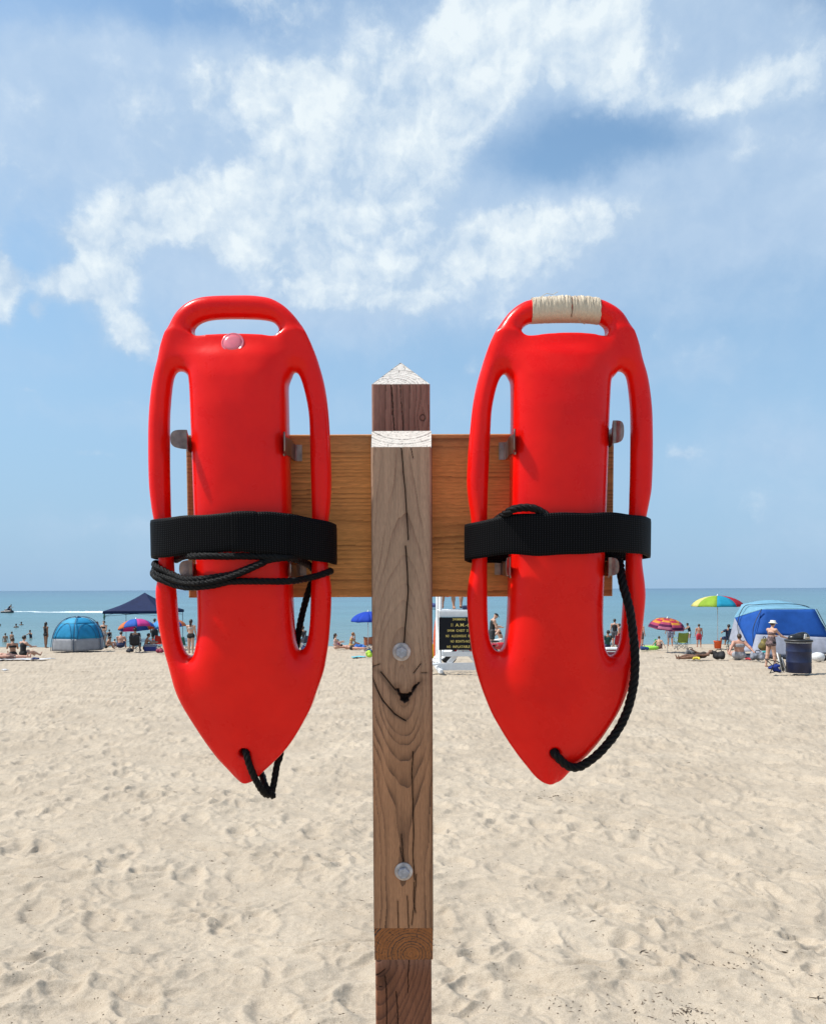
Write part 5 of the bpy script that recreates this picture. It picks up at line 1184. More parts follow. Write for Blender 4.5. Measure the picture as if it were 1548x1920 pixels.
# quad bike behind the chair
def quad():
    p = G(880, 1243); g = empty('quad_bike', (p.x, p.y, gz(p.x, p.y)), R(-90), 'red quad bike with black tyres parked behind the lifeguard chair', 'quad bike'); s = 1.0
    mt = mat('tyre', (.012, .012, .013), .85); mrim = mat('rim_metal', (.35, .36, .38), .4, .8); mred = mat('quad_red', (.42, .012, .02), .3, coat=.4)
    Ly = hpx(p, 40)
    for sx in (-1, 1):
        for sy in (-1, 1):
            w_ = empty('wheel', (sx * .42, sy * Ly, .29)); w_.parent = g; M = Matrix.Rotation(R(90), 3, 'Y')
            MB().lathe((0, 0, 0), [(.16, -.10), (.27, -.11), (.295, -.06), (.295, .06), (.27, .11), (.16, .10)], 22, M).build('tyre', mt, w_, True)
            mb = MB().lathe((0, 0, 0), [(.05, -.07), (.165, -.075), (.165, .075), (.05, .07)], 16, M); mb.build('rim', mat('rim_dark', (.05, .05, .055), .5, .5), w_)
            for k in range(5):
                a = 2 * math.pi * k / 5; sp_ = MB(); 
                for s2 in (-1, 1): sp_ = MB().box((s2 * .085, math.cos(a) * .09, math.sin(a) * .09), (.02, .05, .12), rx=a - math.pi / 2, bev=.005); sp_.build('spoke', mrim, w_)
    caps_mesh('body', [((0, -Ly - .1, .62), (0, -Ly + .35, .60), .17, .16, (1.5, 1, .5)), ((0, Ly - .35, .62), (0, Ly + .1, .66), .16, .17, (1.6, 1, .5)), ((0, -Ly + .3, .5), (0, Ly - .3, .5), .2, .2, (.8, 1, .8))], mred, g, .03, .08)
    caps_mesh('seat', [((0, -Ly + .05, .76), (0, .15, .74), .11, .10, (1.3, 1, .7))], mt, g, .03, .04)
    MB().tube([(-.36, .42, 1.0), (-.12, .5, .98), (.12, .5, .98), (.36, .42, 1.0)], .02, 6).build('handlebar', M_FRAMED, g, True)
    MB().tube([(0, .5, .98), (0, .62, .6)], .03, 6).build('steering_column', M_FRAMED, g, True)
    for sy, nm in ((-Ly - .12, 'rear_rack'), (Ly + .05, 'front_rack')):
        mb = MB()
        for k in range(4): mb.tube([(-.3 + k * .2, sy - .22, .80), (-.3 + k * .2, sy + .22, .80)], .012, 5)
        mb.tube([(-.34, sy - .22, .80), (.34, sy - .22, .80)], .012, 5); mb.tube([(-.34, sy + .22, .80), (.34, sy + .22, .80)], .012, 5)
        mb.tube([(-.2, sy, .80), (-.15, sy, .6)], .012, 5); mb.tube([(.2, sy, .80), (.15, sy, .6)], .012, 5); mb.build(nm, M_FRAMED, g, True)
quad()
# ---- left: dome tent ---------------------------------------------
def dome_tent():
    p = G(126, 1222); s = p.y / 1500; g = empty('dome_tent', (p.x, p.y + 50 * s, gz(p.x, p.y)), R(14), 'teal and grey pop-up dome tent standing on the sand at the left', 'tent', 'tents on the beach')
    Rr = 50 * s; Ht = 62 * s; n = 6; ni = 10
    def P(k, t): # k gore angle index float, t 0 ground..1 top
        a = 2 * math.pi * k / n + R(30); r = Rr * math.cos(t * math.pi / 2) ** .72; fr = k - math.floor(k)
        ch = 1 - .10 * math.sin(math.pi * fr) * math.cos(t * math.pi / 2) ** .5; r *= ch
        return Vector((r * math.cos(a), r * math.sin(a), Ht * math.sin(t * math.pi / 2) ** .95))
    teal = fabric('tent_teal', (.03, .30, .55), .3, .16); light = fabric('tent_light_teal', (.10, .44, .66), .3, .12); grey = fabric('tent_grey', (.36, .37, .40), .25, .12)
    for k in range(n):
        for nm, ta, tb, m_ in (('skirt_panel', 0, .23, grey), ('side_panel', .23, .60, teal), ('roof_panel', .60, .97, light if k % 2 else teal)):
            V = []; Fc = []; a, b_ = 8, 6
            for i in range(b_ + 1):
                for j in range(a + 1): V.append(P(k + min(j / a, .9999), ta + (tb - ta) * i / b_))
            for i in range(b_):
                for j in range(a): Fc.append((i * (a + 1) + j, i * (a + 1) + j + 1, (i + 1) * (a + 1) + j + 1, (i + 1) * (a + 1) + j))
            o = obj(nm, V, Fc, m_, g); q = o.modifiers.new('thick', 'SOLIDIFY'); q.thickness = .012
        MB().tube([P(k, t) * 1.035 for t in np.linspace(0, .97, 14)], .017, 6).build('tent_pole', mat('tent_pole_blue', (.012, .05, .12), .5), g, True)
        # arched seam of the side window
        MB().tube([P(k + .5 + .38 * math.cos(a) * -1, .22 + .40 * math.sin(a)) * 1.012 for a in np.linspace(0, math.pi, 14)], .010, 5).build('door_seam', mat('tent_pole_blue', (.012, .05, .12), .5), g, True)
    MB().lathe((0, 0, Ht), [(.12, -.05), (.16, .0), (.13, .05), (.03, .09), (.003, .10)], 12).build('hub', mat('tent_hub', (.01, .03, .07), .5), g, True)
    for k in (0, 2, 4):
        a = 2 * math.pi * k / n + R(30); MB().tube([P(k, .30) * 1.03, Vector((math.cos(a) * Rr * 1.22, math.sin(a) * Rr * 1.22, 0))], .006, 4).build('guy_line', M_FRAMED, g)
dome_tent()

def canopy(name, p0, p1, ptop, peave, pfoot, col, label, val=.18, depth=None):
    """square pop-up gazebo between pixel columns p0 and p1"""
    c = G((p0 + p1) / 2, pfoot); s = c.y / 1500; hw = (p1 - p0) / 2 * s; g = empty(name, (c.x, c.y + hw, gz(c.x, c.y)), 0, label, 'canopy', 'pop-up canopies near the water')
    f = (c.y) / c.y; ze = (pfoot - peave) * s; zt = (pfoot - ptop) * s * (c.y + hw) / c.y * 1.02; m_ = fabric('canopy_cloth_%d' % int(col[2] * 1000), col, .12, .14)
    cs = [(-hw, -hw), (hw, -hw), (hw, hw), (-hw, hw)]; zed = ze
    for i in range(4):
        a, b_ = cs[i], cs[(i + 1) % 4]; V = []; Fc = []; n = 8
        for j in range(n + 1):
            t = j / n
            for k in range(n + 1):
                q = k / n; x = (a[0] * (1 - q) + b_[0] * q) * (1 - t); y = (a[1] * (1 - q) + b_[1] * q) * (1 - t)
                V.append((x, y, zed + (zt - zed) * (t ** 1.0) - .10 * math.sin(math.pi * t) * hw * .6 - .04 * math.sin(math.pi * q) * (1 - t)))
        for j in range(n):
            for k in range(n): Fc.append((j * (n + 1) + k, j * (n + 1) + k + 1, (j + 1) * (n + 1) + k + 1, (j + 1) * (n + 1) + k))
        o = obj('roof_panel', V, Fc, m_, g); q = o.modifiers.new('thick', 'SOLIDIFY'); q.thickness = .01
        d = Vector((b_[0] - a[0], b_[1] - a[1], 0)); mid = Vector(((a[0] + b_[0]) / 2 * 1.005, (a[1] + b_[1]) / 2 * 1.005, zed - val / 2 - .01))
        MB().box(mid, (d.length, .012, val), rz=math.atan2(d.y, d.x)).build('valance', m_, g)
        MB().tube([(a[0] * .97, a[1] * .97, 0), (a[0] * .97, a[1] * .97, zed)], .022, 4).build('leg', M_FRAME, g)
        MB().tube([(a[0] * .97, a[1] * .97, zed - .35), (b_[0] * .97, b_[1] * .97, zed - .05)], .012, 4).build('truss_bar', M_FRAME, g); MB().tube([(a[0] * .97, a[1] * .97, zed - .05), (b_[0] * .97, b_[1] * .97, zed - .35)], .012, 4).build('truss_bar', M_FRAME, g)
    return g
cg = canopy('pop_up_canopy', 193, 311, 1117, 1146, 1209, NAVY, 'dark navy pop-up canopy with a pointed roof behind the striped umbrellas')
canopy('pop_up_canopy', 742, 820, 1118, 1134, 1208, (.10, .12, .28), 'purple blue pop-up canopy whose edge shows between post and lifeguard chair')
p = G(194, 1209); z1 = hpx(p, 62)
o = MB().tube([(p.x + .02, p.y + .1, gz(*p[:2]) + z1), (p.x + .02, p.y + .1, gz(*p[:2]) + z1 - hpx(p, 5))], .02, 5).tube([(p.x + .02, p.y + .1, gz(*p[:2]) + z1 - hpx(p, 4)), (p.x + .02, p.y + .1, gz(*p[:2]) + z1 - hpx(p, 10)), (p.x + .02, p.y + .1, gz(*p[:2]) + z1 - hpx(p, 16))], [.05, .09, .04], 8).build('hanging_bag', mat('mint_net', (.05, .22, .17), .8), None)
tag(o, 'mint green mesh bag hanging from the left corner of the navy canopy', 'bag')

umbrella(G(255, 1221), hpx(G(255, 1221), 33), hpx(G(255, 1221), 60), [(.04, .14, .52), (.62, .06, .30), (.04, .14, .52), (.66, .20, .07)], 'pink, blue and orange striped umbrella left of the left buoy, nearest the dome tent', tilt=(10, -6), rz=R(-112), rise=.50)
umbrella(G(314, 1217), hpx(G(314, 1217), 33), hpx(G(318, 1217), 57), [(.08, .30, .62), (.10, .36, .66), (.04, .14, .52), (.66, .20, .07)], 'light blue umbrella with an orange gore, mostly hidden behind the left buoy', tilt=(5, 4), rz=R(200), rise=.45)
umbrella(G(690, 1222), hpx(G(690, 1222), 33), hpx(G(690, 1222), 75), [(.02, .07, .48)], 'royal blue umbrella just left of the wooden post', tilt=(3, -3), rise=.45, rz=.2)
umbrella(G(1251, 1222), hpx(G(1251, 1222), 34.5), hpx(G(1251, 1222), 63), None, 'red, orange and purple ringed umbrella over a man in checked shorts', tilt=(8, 4), rise=.48, rings=[(.16, .02, .12), (.62, .22, .04), (.50, .03, .08), (.68, .30, .05), (.42, .06, .14), (.10, .015, .07), (.50, .16, .26)])
pb = G(1345, 1216)
umbrella(pb, hpx(pb, 47), hpx(pb, 99), [(.66, .62, .22), (.30, .46, .05), (.02, .30, .46), (.46, .02, .04)], 'tall rainbow umbrella of yellow, green, blue and red standing in an orange bucket', rise=.40, rz=R(-202), val=.05)
bk = empty('bucket', (pb.x, pb.y, gz(*pb[:2])), 0, 'orange bucket of sand holding up the rainbow umbrella pole', 'bucket')
s = pb.y / 1500
MB().lathe((0, 0, 0), [(5.9 * s, 0), (7.2 * s, 13 * s), (7.6 * s, 13.2 * s), (7.6 * s, 14.4 * s), (6.9 * s, 14.4 * s), (6.6 * s, 12.4 * s), (.01, 12.2 * s)], 22).build('pail', mat('bucket_orange', (.72, .10, .02), .4), bk, True)
MB().tube([(math.cos(a) * 7.7 * s, -math.sin(a) * 2.5 * s, 11 * s - math.sin(a) * 5 * s) for a in np.linspace(0, math.pi, 10)], .007, 5).build('handle', M_WPOLE, bk, True)

# ---- blue shelter tent on the right --------------------------------
def shelter():
    p = G(1478, 1232); s = p.y / 1500; g = empty('beach_shelter', (p.x, p.y, gz(*p[:2])), 0, 'large bright blue beach shelter behind the rubbish drum', 'tent', 'tents on the beach')
    blue = fabric('shelter_blue', (.02, .10, .40), .3, .10); pale = fabric('shelter_pale', (.22, .44, .58), .3, .08); white = fabric('shelter_grey', (.42, .44, .52), .35, .14)
    q = lambda x, y, d: Vector(((x - 1478) * s * (1 + d / p.y), d, (1232 - y) * s * (1 + d / p.y)))
    D1, D2 = .0, 2.2
    panels = [('rear_panel', [q(1440, 1145, .6), q(1540, 1145, .6), q(1556, 1196, .1), q(1420, 1190, .15)], blue, .0),
      ('lower_panel', [q(1420, 1190, .15), q(1556, 1196, .1), q(1572, 1226, -.25), q(1400, 1230, -.25)], white, .0),
      ('roof_panel', [q(1428, 1140, 1.9), q(1530, 1139, 1.9), q(1540, 1145, .6), q(1440, 1145, .6)], pale, .18),
      ('side_panel', [q(1415, 1165, 1.9), q(1440, 1145, .6), q(1420, 1190, .15), q(1412, 1222, .2)], blue, .0),
      ('side_flap', [q(1428, 1140, 1.9), q(1440, 1145, .6), q(1415, 1165, 1.9), q(1414, 1166, 1.95)], pale, .0),
      ('side_flap', [q(1415, 1165, 1.9), q(1412, 1222, .2), q(1402, 1224, .6), q(1404, 1206, 1.9)], white, .0),
      ('side_panel', [q(1540, 1145, .6), q(1560, 1160, 1.9), q(1590, 1222, 1.6), q(1556, 1196, .1)], blue, .0),
      ('side_flap', [q(1556, 1196, .1), q(1590, 1222, 1.6), q(1588, 1228, .6), q(1572, 1226, -.25)], white, .0),
      ('roof_panel', [q(1530, 1139, 1.9), q(1560, 1160, 1.9), q(1540, 1145, .6), q(1539.5, 1145, .6)], pale, .0)]
    for nm, P, m_, bulge in panels:
        V = []; Fc = []; n = 9
        for i in range(n + 1):
            for j in range(n + 1):
                a, b_ = i / n, j / n; v = (P[0] * (1 - a) + P[1] * a) * (1 - b_) + (P[3] * (1 - a) + P[2] * a) * b_
                v = v + Vector((0, -.05 * math.sin(math.pi * b_) * math.sin(a * 9.0) - .03 * math.sin(math.pi * a) * math.sin(math.pi * b_), bulge * math.sin(math.pi * a) * (1 - b_ * .8))); V.append(v)
        for i in range(n):
            for j in range(n): k = i * (n + 1) + j; Fc.append((k, k + 1, k + n + 2, k + n + 1))
        o = obj(nm, V, Fc, m_, g); so_ = o.modifiers.new('thick', 'SOLIDIFY'); so_.thickness = .01
    for P in ([q(1403, 1222, .6), q(1411, 1175, 1.4), q(1425, 1143, 1.5), q(1440, 1138.5, 1.2), q(1475, 1136, 1.0), q(1520, 1138, 1.0), q(1545, 1150, 1.0), q(1575, 1200, .8), q(1592, 1230, .6)], [q(1414, 1222, .0), q(1418, 1180, .3), q(1438, 1144, .5)], [q(1575, 1226, -.2), q(1558, 1190, .1), q(1541, 1144, .5)]):
        MB().tube(catmull([tuple(v) for v in P], 5, False), .016, 6).build('tent_pole', M_FRAMED, g, True)
    MB().box(q(1470, 1231, .5), (150 * s, 1.9, .03), bev=.01).build('groundsheet', mat('groundsheet', (.02, .022, .03), .8), g)
shelter()

# ---- rubbish drum ------------------------------------------------
def drum():
    p = G(1506, 1263); s = (p.y) / 1500; g = empty('rubbish_drum', (p.x, p.y + .29, gz(*p[:2])), 0, 'dark blue steel drum used as a rubbish bin, with a bulging bag on top', 'rubbish drum'); s *= 1.012
    r = 22 * s; Z = lambda y: (1263 - y) * s
    pr = [(r * .97, 0), (r, .01)]
    for yy in (1243, 1223): pr += [(r, Z(yy) - .018), (r * 1.028, Z(yy)), (r, Z(yy) + .018)]
    pr += [(r, Z(1209)), (r * 1.02, Z(1208.6)), (r * 1.02, Z(1207)), (r * .96, Z(1206.6)), (.01, Z(1207))]
    MB().lathe((0, 0, 0), pr, 40).build('drum_body', mat('drum_blue', (.012, .018, .055), .45, spec=.4, var=.3, vscale=5, bump=.2, bscale=20), g, True)
    blk = mat('bin_liner', (.012, .012, .013), .32, var=.2, bump=.5, bscale=18); wh = mat('bin_rim', (.45, .45, .45), .5)
    MB().lathe((0, 0, Z(1207)), [(r * 1.0, 0), (r * 1.05, .0), (r * 1.05, 1.8 * s), (r * 1.0, 2 * s)], 36).build('rim_band', wh, g, True)
    MB().lathe((0, 0, Z(1205)), [(r * .8, 0), (r * 1.12, .2 * s), (r * 1.12, 3.4 * s), (r * .9, 4.4 * s), (.01, 5 * s)], 36).build('lid', mat('lid_black', (.015, .015, .017), .5), g, True)
    caps_mesh('bin_bag', [((-.14, 0, Z(1199)), (.10, 0, Z(1197)), .15, .19, (1.15, 1, .8)), ((.05, -.02, Z(1197)), (.16, 0, Z(1194)), .14, .10)], blk, g, .022, .05)
    MB().box((.10, -.20, Z(1195)), (5 * s, .03, 10 * s), rz=.1, ry=.12, bev=.008).build('carton', mat('carton_white', (.62, .6, .56), .6), g)
    MB().box((.16, -.215, Z(1199)), (8 * s, .03, 6 * s), ry=-.1, bev=.008).build('carton', mat('carton_tan', (.42, .33, .22), .7), g)
drum()
p = G(1533, 1240); o = obj('beach_ball_bag', [], [], None) if False else None
MBx = MB().lathe((p.x, p.y, gz(*p[:2])), [(.10, .0), (.20, .04), (.24, .16), (.20, .28), (.08, .33), (.005, .335)], 20); o = MBx.build('jug_cooler', mat('jug_white', (.62, .62, .62), .45), None, True); tag(o, 'round white container on the sand right of the blue drum', 'container')
p = G(1546, 1239); blob('shade_and_duffel_bag', p, (.55, .3, .28), (.012, .012, .015), 'black heap standing in for dark shade at the far right edge', 'bag', seed=41)  # dark shade at the frame edge, modelled as a black bag-shaped heap

# collapsed folding chairs beside the drum
def folded_chairs():
    p = G(1464, 1263); s = p.y / 1500
    for i, (dx, col, lb) in enumerate(((-12, (.02, .04, .22), 'low dark blue folding chair tipped over left of the drum'), (8, (.30, .27, .22), 'tan folding chair leaning against the left side of the drum'))):
        g = empty('folding_chair', (p.x + dx * s, p.y + .05 + i * .12, gz(*p[:2])), R(0), lb, 'chair', 'folding chairs on the beach')
        fm = fabric('fold_cloth_%d' % i, col, .1, .3)
        if i == 0:
            F_ = [[(-10, 1), (-4, 16), (-2, 24)], [(-14, 27), (12, 3), (14, 0)], [(-14, 27), (-3, 24), (8, 22)], [(-10, 1), (4, 4), (12, 2)], [(-6, 12), (14, 20)]]
            for k, P in enumerate(F_): MB().tube([(x * s, (-.1, .1, 0, -.05, .12)[k], z * s) for x, z in P], .013, 6).build('frame_bar', M_FRAMED, g, True)
            caps_mesh('seat', [((-6 * s, 0, 10 * s), (6 * s, .05, 14 * s), .07, .09, (1.2, 1.2, .6)), ((2 * s, 0, 8 * s), (10 * s, 0, 4 * s), .08, .05)], fm, g, .02, .03)
        else:
            for k, x in enumerate((-5, 0, 5, 9)): MB().tube([((x + 4) * s, .05 * k, 0), ((x - 3) * s, .05 * k + .1, 38 * s - k * .05)], .014, 6).build('frame_bar', M_FRAME if k % 2 else WHITE, g, True)
            V = [((-5 + 3) * s, .02, 3 * s), (8 * s, .14, 3 * s), (3 * s, .2, 34 * s), (-7 * s, .1, 36 * s)]; o = obj('seat', V, [(0, 1, 2, 3)], fm, g); q = o.modifiers.new('thick', 'SOLIDIFY'); q.thickness = .03
folded_chairs()

# ---- people --------------------------------------------------------
K = dict
def at(px, py): return G(px, py)
SW_BLACK = ('briefs', 'swim_black', (.008, .008, .010)); TOP_BLACK = ('top', 'swim_black', (.008, .008, .010)); SH_NAVY = ('shorts', 'navy_shorts', NAVY)
person(at(24, 1231), 1.68, 'phone', 30, 'tan', 'brown', 'woman with dark brown hair up sitting at the left edge holding a phone', [TOP_BLACK, SW_BLACK], over=dict(torso=6))
person(at(43, 1232), 1.72, 'sit', -25, 'fair', 'dark', 'woman in a black swimsuit sitting with her back to us, second from the left edge', [('briefs', 'swim_black', (.008, .008, .010)), ('suit', 'swim_black', (.008, .008, .010))], over=dict(torso=4, tl=(100, 96), kl=(40, 30)))
t = G(40, 1236); towel((t.x, t.y), (hpx(t, 110), 1.0), (.62, .63, .66), 'white towel with blue stripes under the people at the left edge', seed=3, var=.15)
person(G(18, 1236), 1.72, 'supine', -90, 'red', 'brown', 'person lying stretched on the white towel at the left edge', [('shorts', 'tan_trunks', (.12, .06, .05))], over=dict(tl=(90, 93), kl=(1, 4)))
blob('cloth_heap', G(70, 1237), (.45, .3, .10), (.03, .05, .16), 'rumpled navy cloth at the end of the white towel', 'cloth', seed=9, n=4)
blob('cloth_heap', G(8, 1258), (.35, .2, .06), (.6, .6, .62), 'white cloth lying on bare sand at the left edge', 'cloth', seed=10, n=4)
person(W(10, 1204), 1.2, 'stand', 20, 'tan', 'dark', 'child with dark hair standing in the shallows left of the women', [], sink=.55, z=WZ)
person(W(22, 1202), 1.3, 'stand', -20, 'tan', 'brown', 'second child standing in the shallows behind the seated women', [], sink=.6, z=WZ)
SWM = 'swimmers in the water at the left'
person(W(0, 1174), 1.6, 'stand', 0, 'brown', 'dark', 'swimmer at the very left edge with only the head out of the water', [], sink=1.36, z=WZ, group=SWM)
person(W(31, 1177), 1.65, 'reach', 40, 'brown', 'black', 'swimmer farther left of the pair out in the lake', [], sink=1.22, z=WZ, group=SWM)
person(W(40, 1172), 1.65, 'stand', 10, 'brown', 'black', 'swimmer farther right of the pair out in the lake', [], sink=1.28, z=WZ, group=SWM)
person(W(58, 1197), 1.35, 'splash', 150, 'tan', 'dark', 'girl in a dark swimsuit splashing waist deep with arms spread', [('suit', 'swim_navy', (.01, .012, .03))], sink=.68, z=WZ, group=SWM)
# jet ski
def jetski():
    p = W(15, 1149); s = p.y / 1500; g = empty('jet_ski', (p.x, p.y, WZ), R(8), 'small dark jet ski far out on the lake at the left', 'jet ski')
    caps_mesh('hull', [((-10 * s, 0, .1), (6 * s, 0, .15), .30, .38, (1, 1, .75)), ((-4 * s, 0, .4), (3 * s, 0, .5), .22, .26, (1, .7, 1))], mat('hull_dark', (.03, .03, .04), .4), g, .05, .12)
    MB().tube([(0, 0, .6), (3 * s, 0, 1.05)], .07, 6).build('steering_column', M_FRAMED, g); MB().tube([(3 * s, -.35, 1.05), (3 * s, .35, 1.05)], .035, 6).build('handlebar', M_FRAMED, g)
    person((p.x + 1 * s, p.y), 1.75, 'stool', -90, 'tan', 'dark', 'person in a dark vest crouching on the jet ski', [('suit', 'vest_black', (.01, .01, .012)), ('shorts', 'navy_shorts', NAVY)], z=WZ, over=dict(torso=38, seat=.62), group='riders', vox=.03)
jetski()
person(at(86, 1215), 1.62, 'stand2', -30, 'brown', 'black', 'woman in black standing just behind the left side of the dome tent', [('suit', 'vest_black', (.01, .01, .012)), SW_BLACK], longhair=True)
person(at(175, 1212), 1.70, 'stand', 150, 'tan', 'black', 'bare-chested man standing right of the dome tent, left one of a close pair', [SH_NAVY])
person(at(182, 1212), 1.64, 'stand2', -100, 'tan', 'brown', 'man in dark trunks standing right of the dome tent, right one of a close pair', [SH_NAVY])
person(at(180, 1216), 1.05, 'sit', 20, 'fair', 'blond', 'small child in a neon yellow shirt sitting in front of the pair by the tent', [('shirt', 'neon_yellow', (.45, .60, .03)), SW_BLACK])
person(at(195, 1212), 1.70, 'stand2', 170, 'fair', 'dark', 'woman wrapped in a grey towel standing under the left of the navy canopy', [('skirt', 'grey_towel', (.25, .25, .26)), TOP_BLACK], over=dict(al=(20, 30), el=(70, 70)))
person(at(205, 1211), 1.1, 'stand', 20, 'tan', 'black', 'small child in a dark suit beside the woman in the grey towel', [('suit', 'swim_navy', (.01, .012, .03))])
person(at(199, 1217), 1.35, 'sit', -60, 'tan', 'dark', 'person sitting low on the sand in front of the woman in the grey towel', [SW_BLACK], over=dict(torso=22))
person(at(226, 1216), 1.78, 'sit', 10, 'red', 'brown', 'bare-backed man sitting on the sand left of the pink striped umbrella pole', [SH_NAVY], build=1.12, vox=.018)
person(at(212, 1216), 1.0, 'sit', -40, 'fair', 'brown', 'toddler sitting left of the bare-backed man', [('suit', 'pale_suit', (.35, .35, .40))])
camp_chair(at(254, 1222), 10, (.03, .03, .035), 'black camp chair under the pink striped umbrella', .95)
pc_ = at(254, 1222); person((pc_.x, pc_.y - .02), 1.75, 'chair', 12, 'tan', 'dark', 'person with a pale towel over the shoulder sitting under the pink striped umbrella', [SH_NAVY, ('shirt', 'dark_shirt', (.03, .025, .03)), ('towel', 'pale_towel', (.50, .46, .42))], build=1.1, over=dict(seat=.36))
person(at(272, 1221), 1.7, 'sit', -70, 'tan', 'brown', 'man sitting with knees up right of the pink striped umbrella pole', [('shorts', 'grey_shorts', (.06, .06, .07))])
person(at(290, 1210), 1.84, 'stand', 10, 'brown', 'dark', 'dark-haired man standing under the right side of the navy canopy', [('shorts', 'black_shorts', (.01, .01, .012))], build=1.12)
cooler(at(282, 1221), 8, (.62, .36, .38), (.02, .035, .22), (.45, .46, .50), 'navy cooler with a pale lid beside the left buoy handle')
camp_chair(at(297, 1219), 30, (.50, .03, .02), 'red camp chair beside the navy cooler', .95)
blob('beach_bag', at(299, 1224), (.36, .3, .30), (.22, .02, .05), 'dark red bag on the sand in front of the red camp chair', 'bag', seed=12)
blob('beach_bag', at(243, 1223), (.30, .25, .22), (.02, .02, .03), 'black bag at the foot of the black camp chair', 'bag', seed=13)
person(at(358, 1226), 1.72, 'stand2', -12, 'fair', 'dark', 'woman in a black bikini bottom with long dark hair seen through the left buoy', [SW_BLACK, ('top', 'bikini_pale', (.40, .33, .30))], longhair=True, vox=.016, build=1.05, over=dict(al=(30, 4), el=(40, 10)))
camp_chair(at(345, 1221), -20, (.02, .12, .10), 'dark green camp chair left of the woman in the black bikini bottom', .9)
# through the left buoy's right slot and on to the post
person(at(571, 1216), 1.72, 'chair', 60, 'tan', 'brown', 'person in an orange cap seen through the right slot of the left buoy', [('shirt', 'dark_shirt', (.03, .025, .03)), ('shorts', 'grey_shorts', (.06, .06, .07))], hat=('cap', 'orange_cap', (.60, .22, .05)), over=dict(seat=.42, torso=10))
camp_chair(at(568, 1217), 60, (.05, .06, .10), 'grey blue camp chair seen through the right slot of the left buoy', .9)
blob('beach_bag', at(573, 1220), (.42, .3, .32), (.012, .018, .09), 'navy bag under the person in the orange cap', 'bag', seed=14)
blob('cloth_heap', at(561, 1214), (.30, .25, .42), (.55, .53, .50), 'white cloth draped in a heap beside the navy bag', 'cloth', seed=15)
person(at(629, 1217), 1.66, 'sitout', -80, 'fair', 'dark', 'woman with long dark hair sitting upright right of the left buoy', [('suit', 'pale_bikini', (.42, .28, .26))], longhair=True, over=dict(torso=-2, al=(50, 46), el=(50, 50)))
person(at(637, 1216), .95, 'sit', 100, 'tan', 'brown', 'small child in magenta held in front of the woman with long dark hair', [('shirt', 'magenta_suit', (.25, .02, .12))])
person(at(660, 1221), 1.6, 'prone', 70, 'red', 'dark', 'sunbather with dark hair lying flat between the two sitting women', [('briefs', 'swim_black', (.008, .008, .010))], over=dict(al=(100, 100)))
person(at(657, 1216), 1.68, 'face', -70, 'tan', 'ginger', 'woman in an ochre bikini raising a hand to her face left of the post', [('briefs', 'ochre_bikini', (.42, .25, .06)), ('top', 'ochre_bikini', (.42, .25, .06))])
blob('cloth_heap', at(672, 1218), (.75, .4, .34), (.02, .12, .42), 'crumpled bright blue cloth heap right of the woman in ochre', 'cloth', seed=16, n=7)
t = G(672, 1232); towel((t.x, t.y), (hpx(t, 26), .5), (.10, .42, .50), 'small turquoise towel on bare sand left of the post', seed=5, var=.3)
camp_chair(at(693, 1222), 200, (.62, .22, .10), 'orange and white low chair close to the left side of the post', .85)
blob('beach_bag', at(690, 1232), (.20, .16, .30), (.40, .62, .05), 'lime green bag at the foot of the blue umbrella pole', 'bag', seed=17)
blob('beach_bag', at(692, 1224), (.22, .2, .22), (.01, .06, .16), 'dark blue bag above the lime green bag by the post', 'bag', seed=18)
# through the right buoy
person(at(922, 1223), hpx(at(922, 1223), 76), 'lookdown', -80, 'fair', None, 'man in a black cap, black tank top and patterned shorts looking down', [('suit', 'black_tank', (.008, .008, .010)), ('shorts', 'dotted_shorts', (.025, .025, .028), .9)], hat=('cap', 'black_cap', (.008, .008, .010)), vox=.016, build=1.1)
person(at(941, 1221), hpx(at(941, 1221), 76), 'stool', 100, 'fair', 'blond', 'blond woman in a dark bikini top leaning forward beside the man in the cap', [TOP_BLACK, ('shorts', 'white_shorts', (.6, .6, .6))], vox=.016, over=dict(torso=24))
p = at(941, 1221); o = MB().lathe((p.x + .05, p.y + .05, gz(*p[:2])), [(.17, 0), (.19, .02), (.19, .36), (.17, .38), (.01, .385)], 18).build('stool', mat('stool_dark', (.02, .02, .022), .6), None, True); tag(o, 'round dark stool under the leaning woman in the bikini top', 'stool')
board_shape('rescue_kayak', G(910, 1234), 1.0, .3, .16, mat('kayak_red', (.5, .02, .03), .35), 'red and white float lying across low black crates behind the right buoy', 'float', ry=R(82), z=.42)
p = G(925, 1238); o = MB().box((p.x, p.y + .3, gz(*p[:2]) + .17), (hpx(p, 34), .5, .34), bev=.04).build('gear_case', mat('case_black', (.012, .012, .013), .6), None); tag(o, 'low black gear case below the red float', 'case')
p = G(926, 1244); g_ = empty('spare_tyre', (p.x, p.y, gz(*p[:2]) + .0), R(25), 'black tyre lying against the gear case seen in the left slot of the right buoy', 'tyre')
MB().lathe((0, 0, .25), [(.13, -.09), (.24, -.10), (.27, -.05), (.27, .05), (.24, .10), (.13, .09)], 24, Matrix.Rotation(R(90), 3, 'X')).build('tread', mat('tyre', (.012, .012, .013), .85), g_, True)
MB().lathe((0, 0, .25), [(.04, -.05), (.135, -.07), (.135, .07), (.04, .05)], 18, Matrix.Rotation(R(90), 3, 'X')).build('rim', mat('rim_dark', (.05, .05, .055), .5, .5), g_, True)
person(at(1152, 1213), 1.68, 'stand2', -20, 'fair', 'dark', 'woman in a black top standing, seen through the right slot of the right buoy', [('suit', 'vest_black', (.01, .01, .012)), ('shorts', 'grey_shorts', (.06, .06, .07))])
person(at(1161, 1214), 1.40, 'stand', 60, 'red', 'brown', 'child beside the woman in the black top, just left of the hanging rope', [('shorts', 'red_trunks', (.30, .015, .02))])
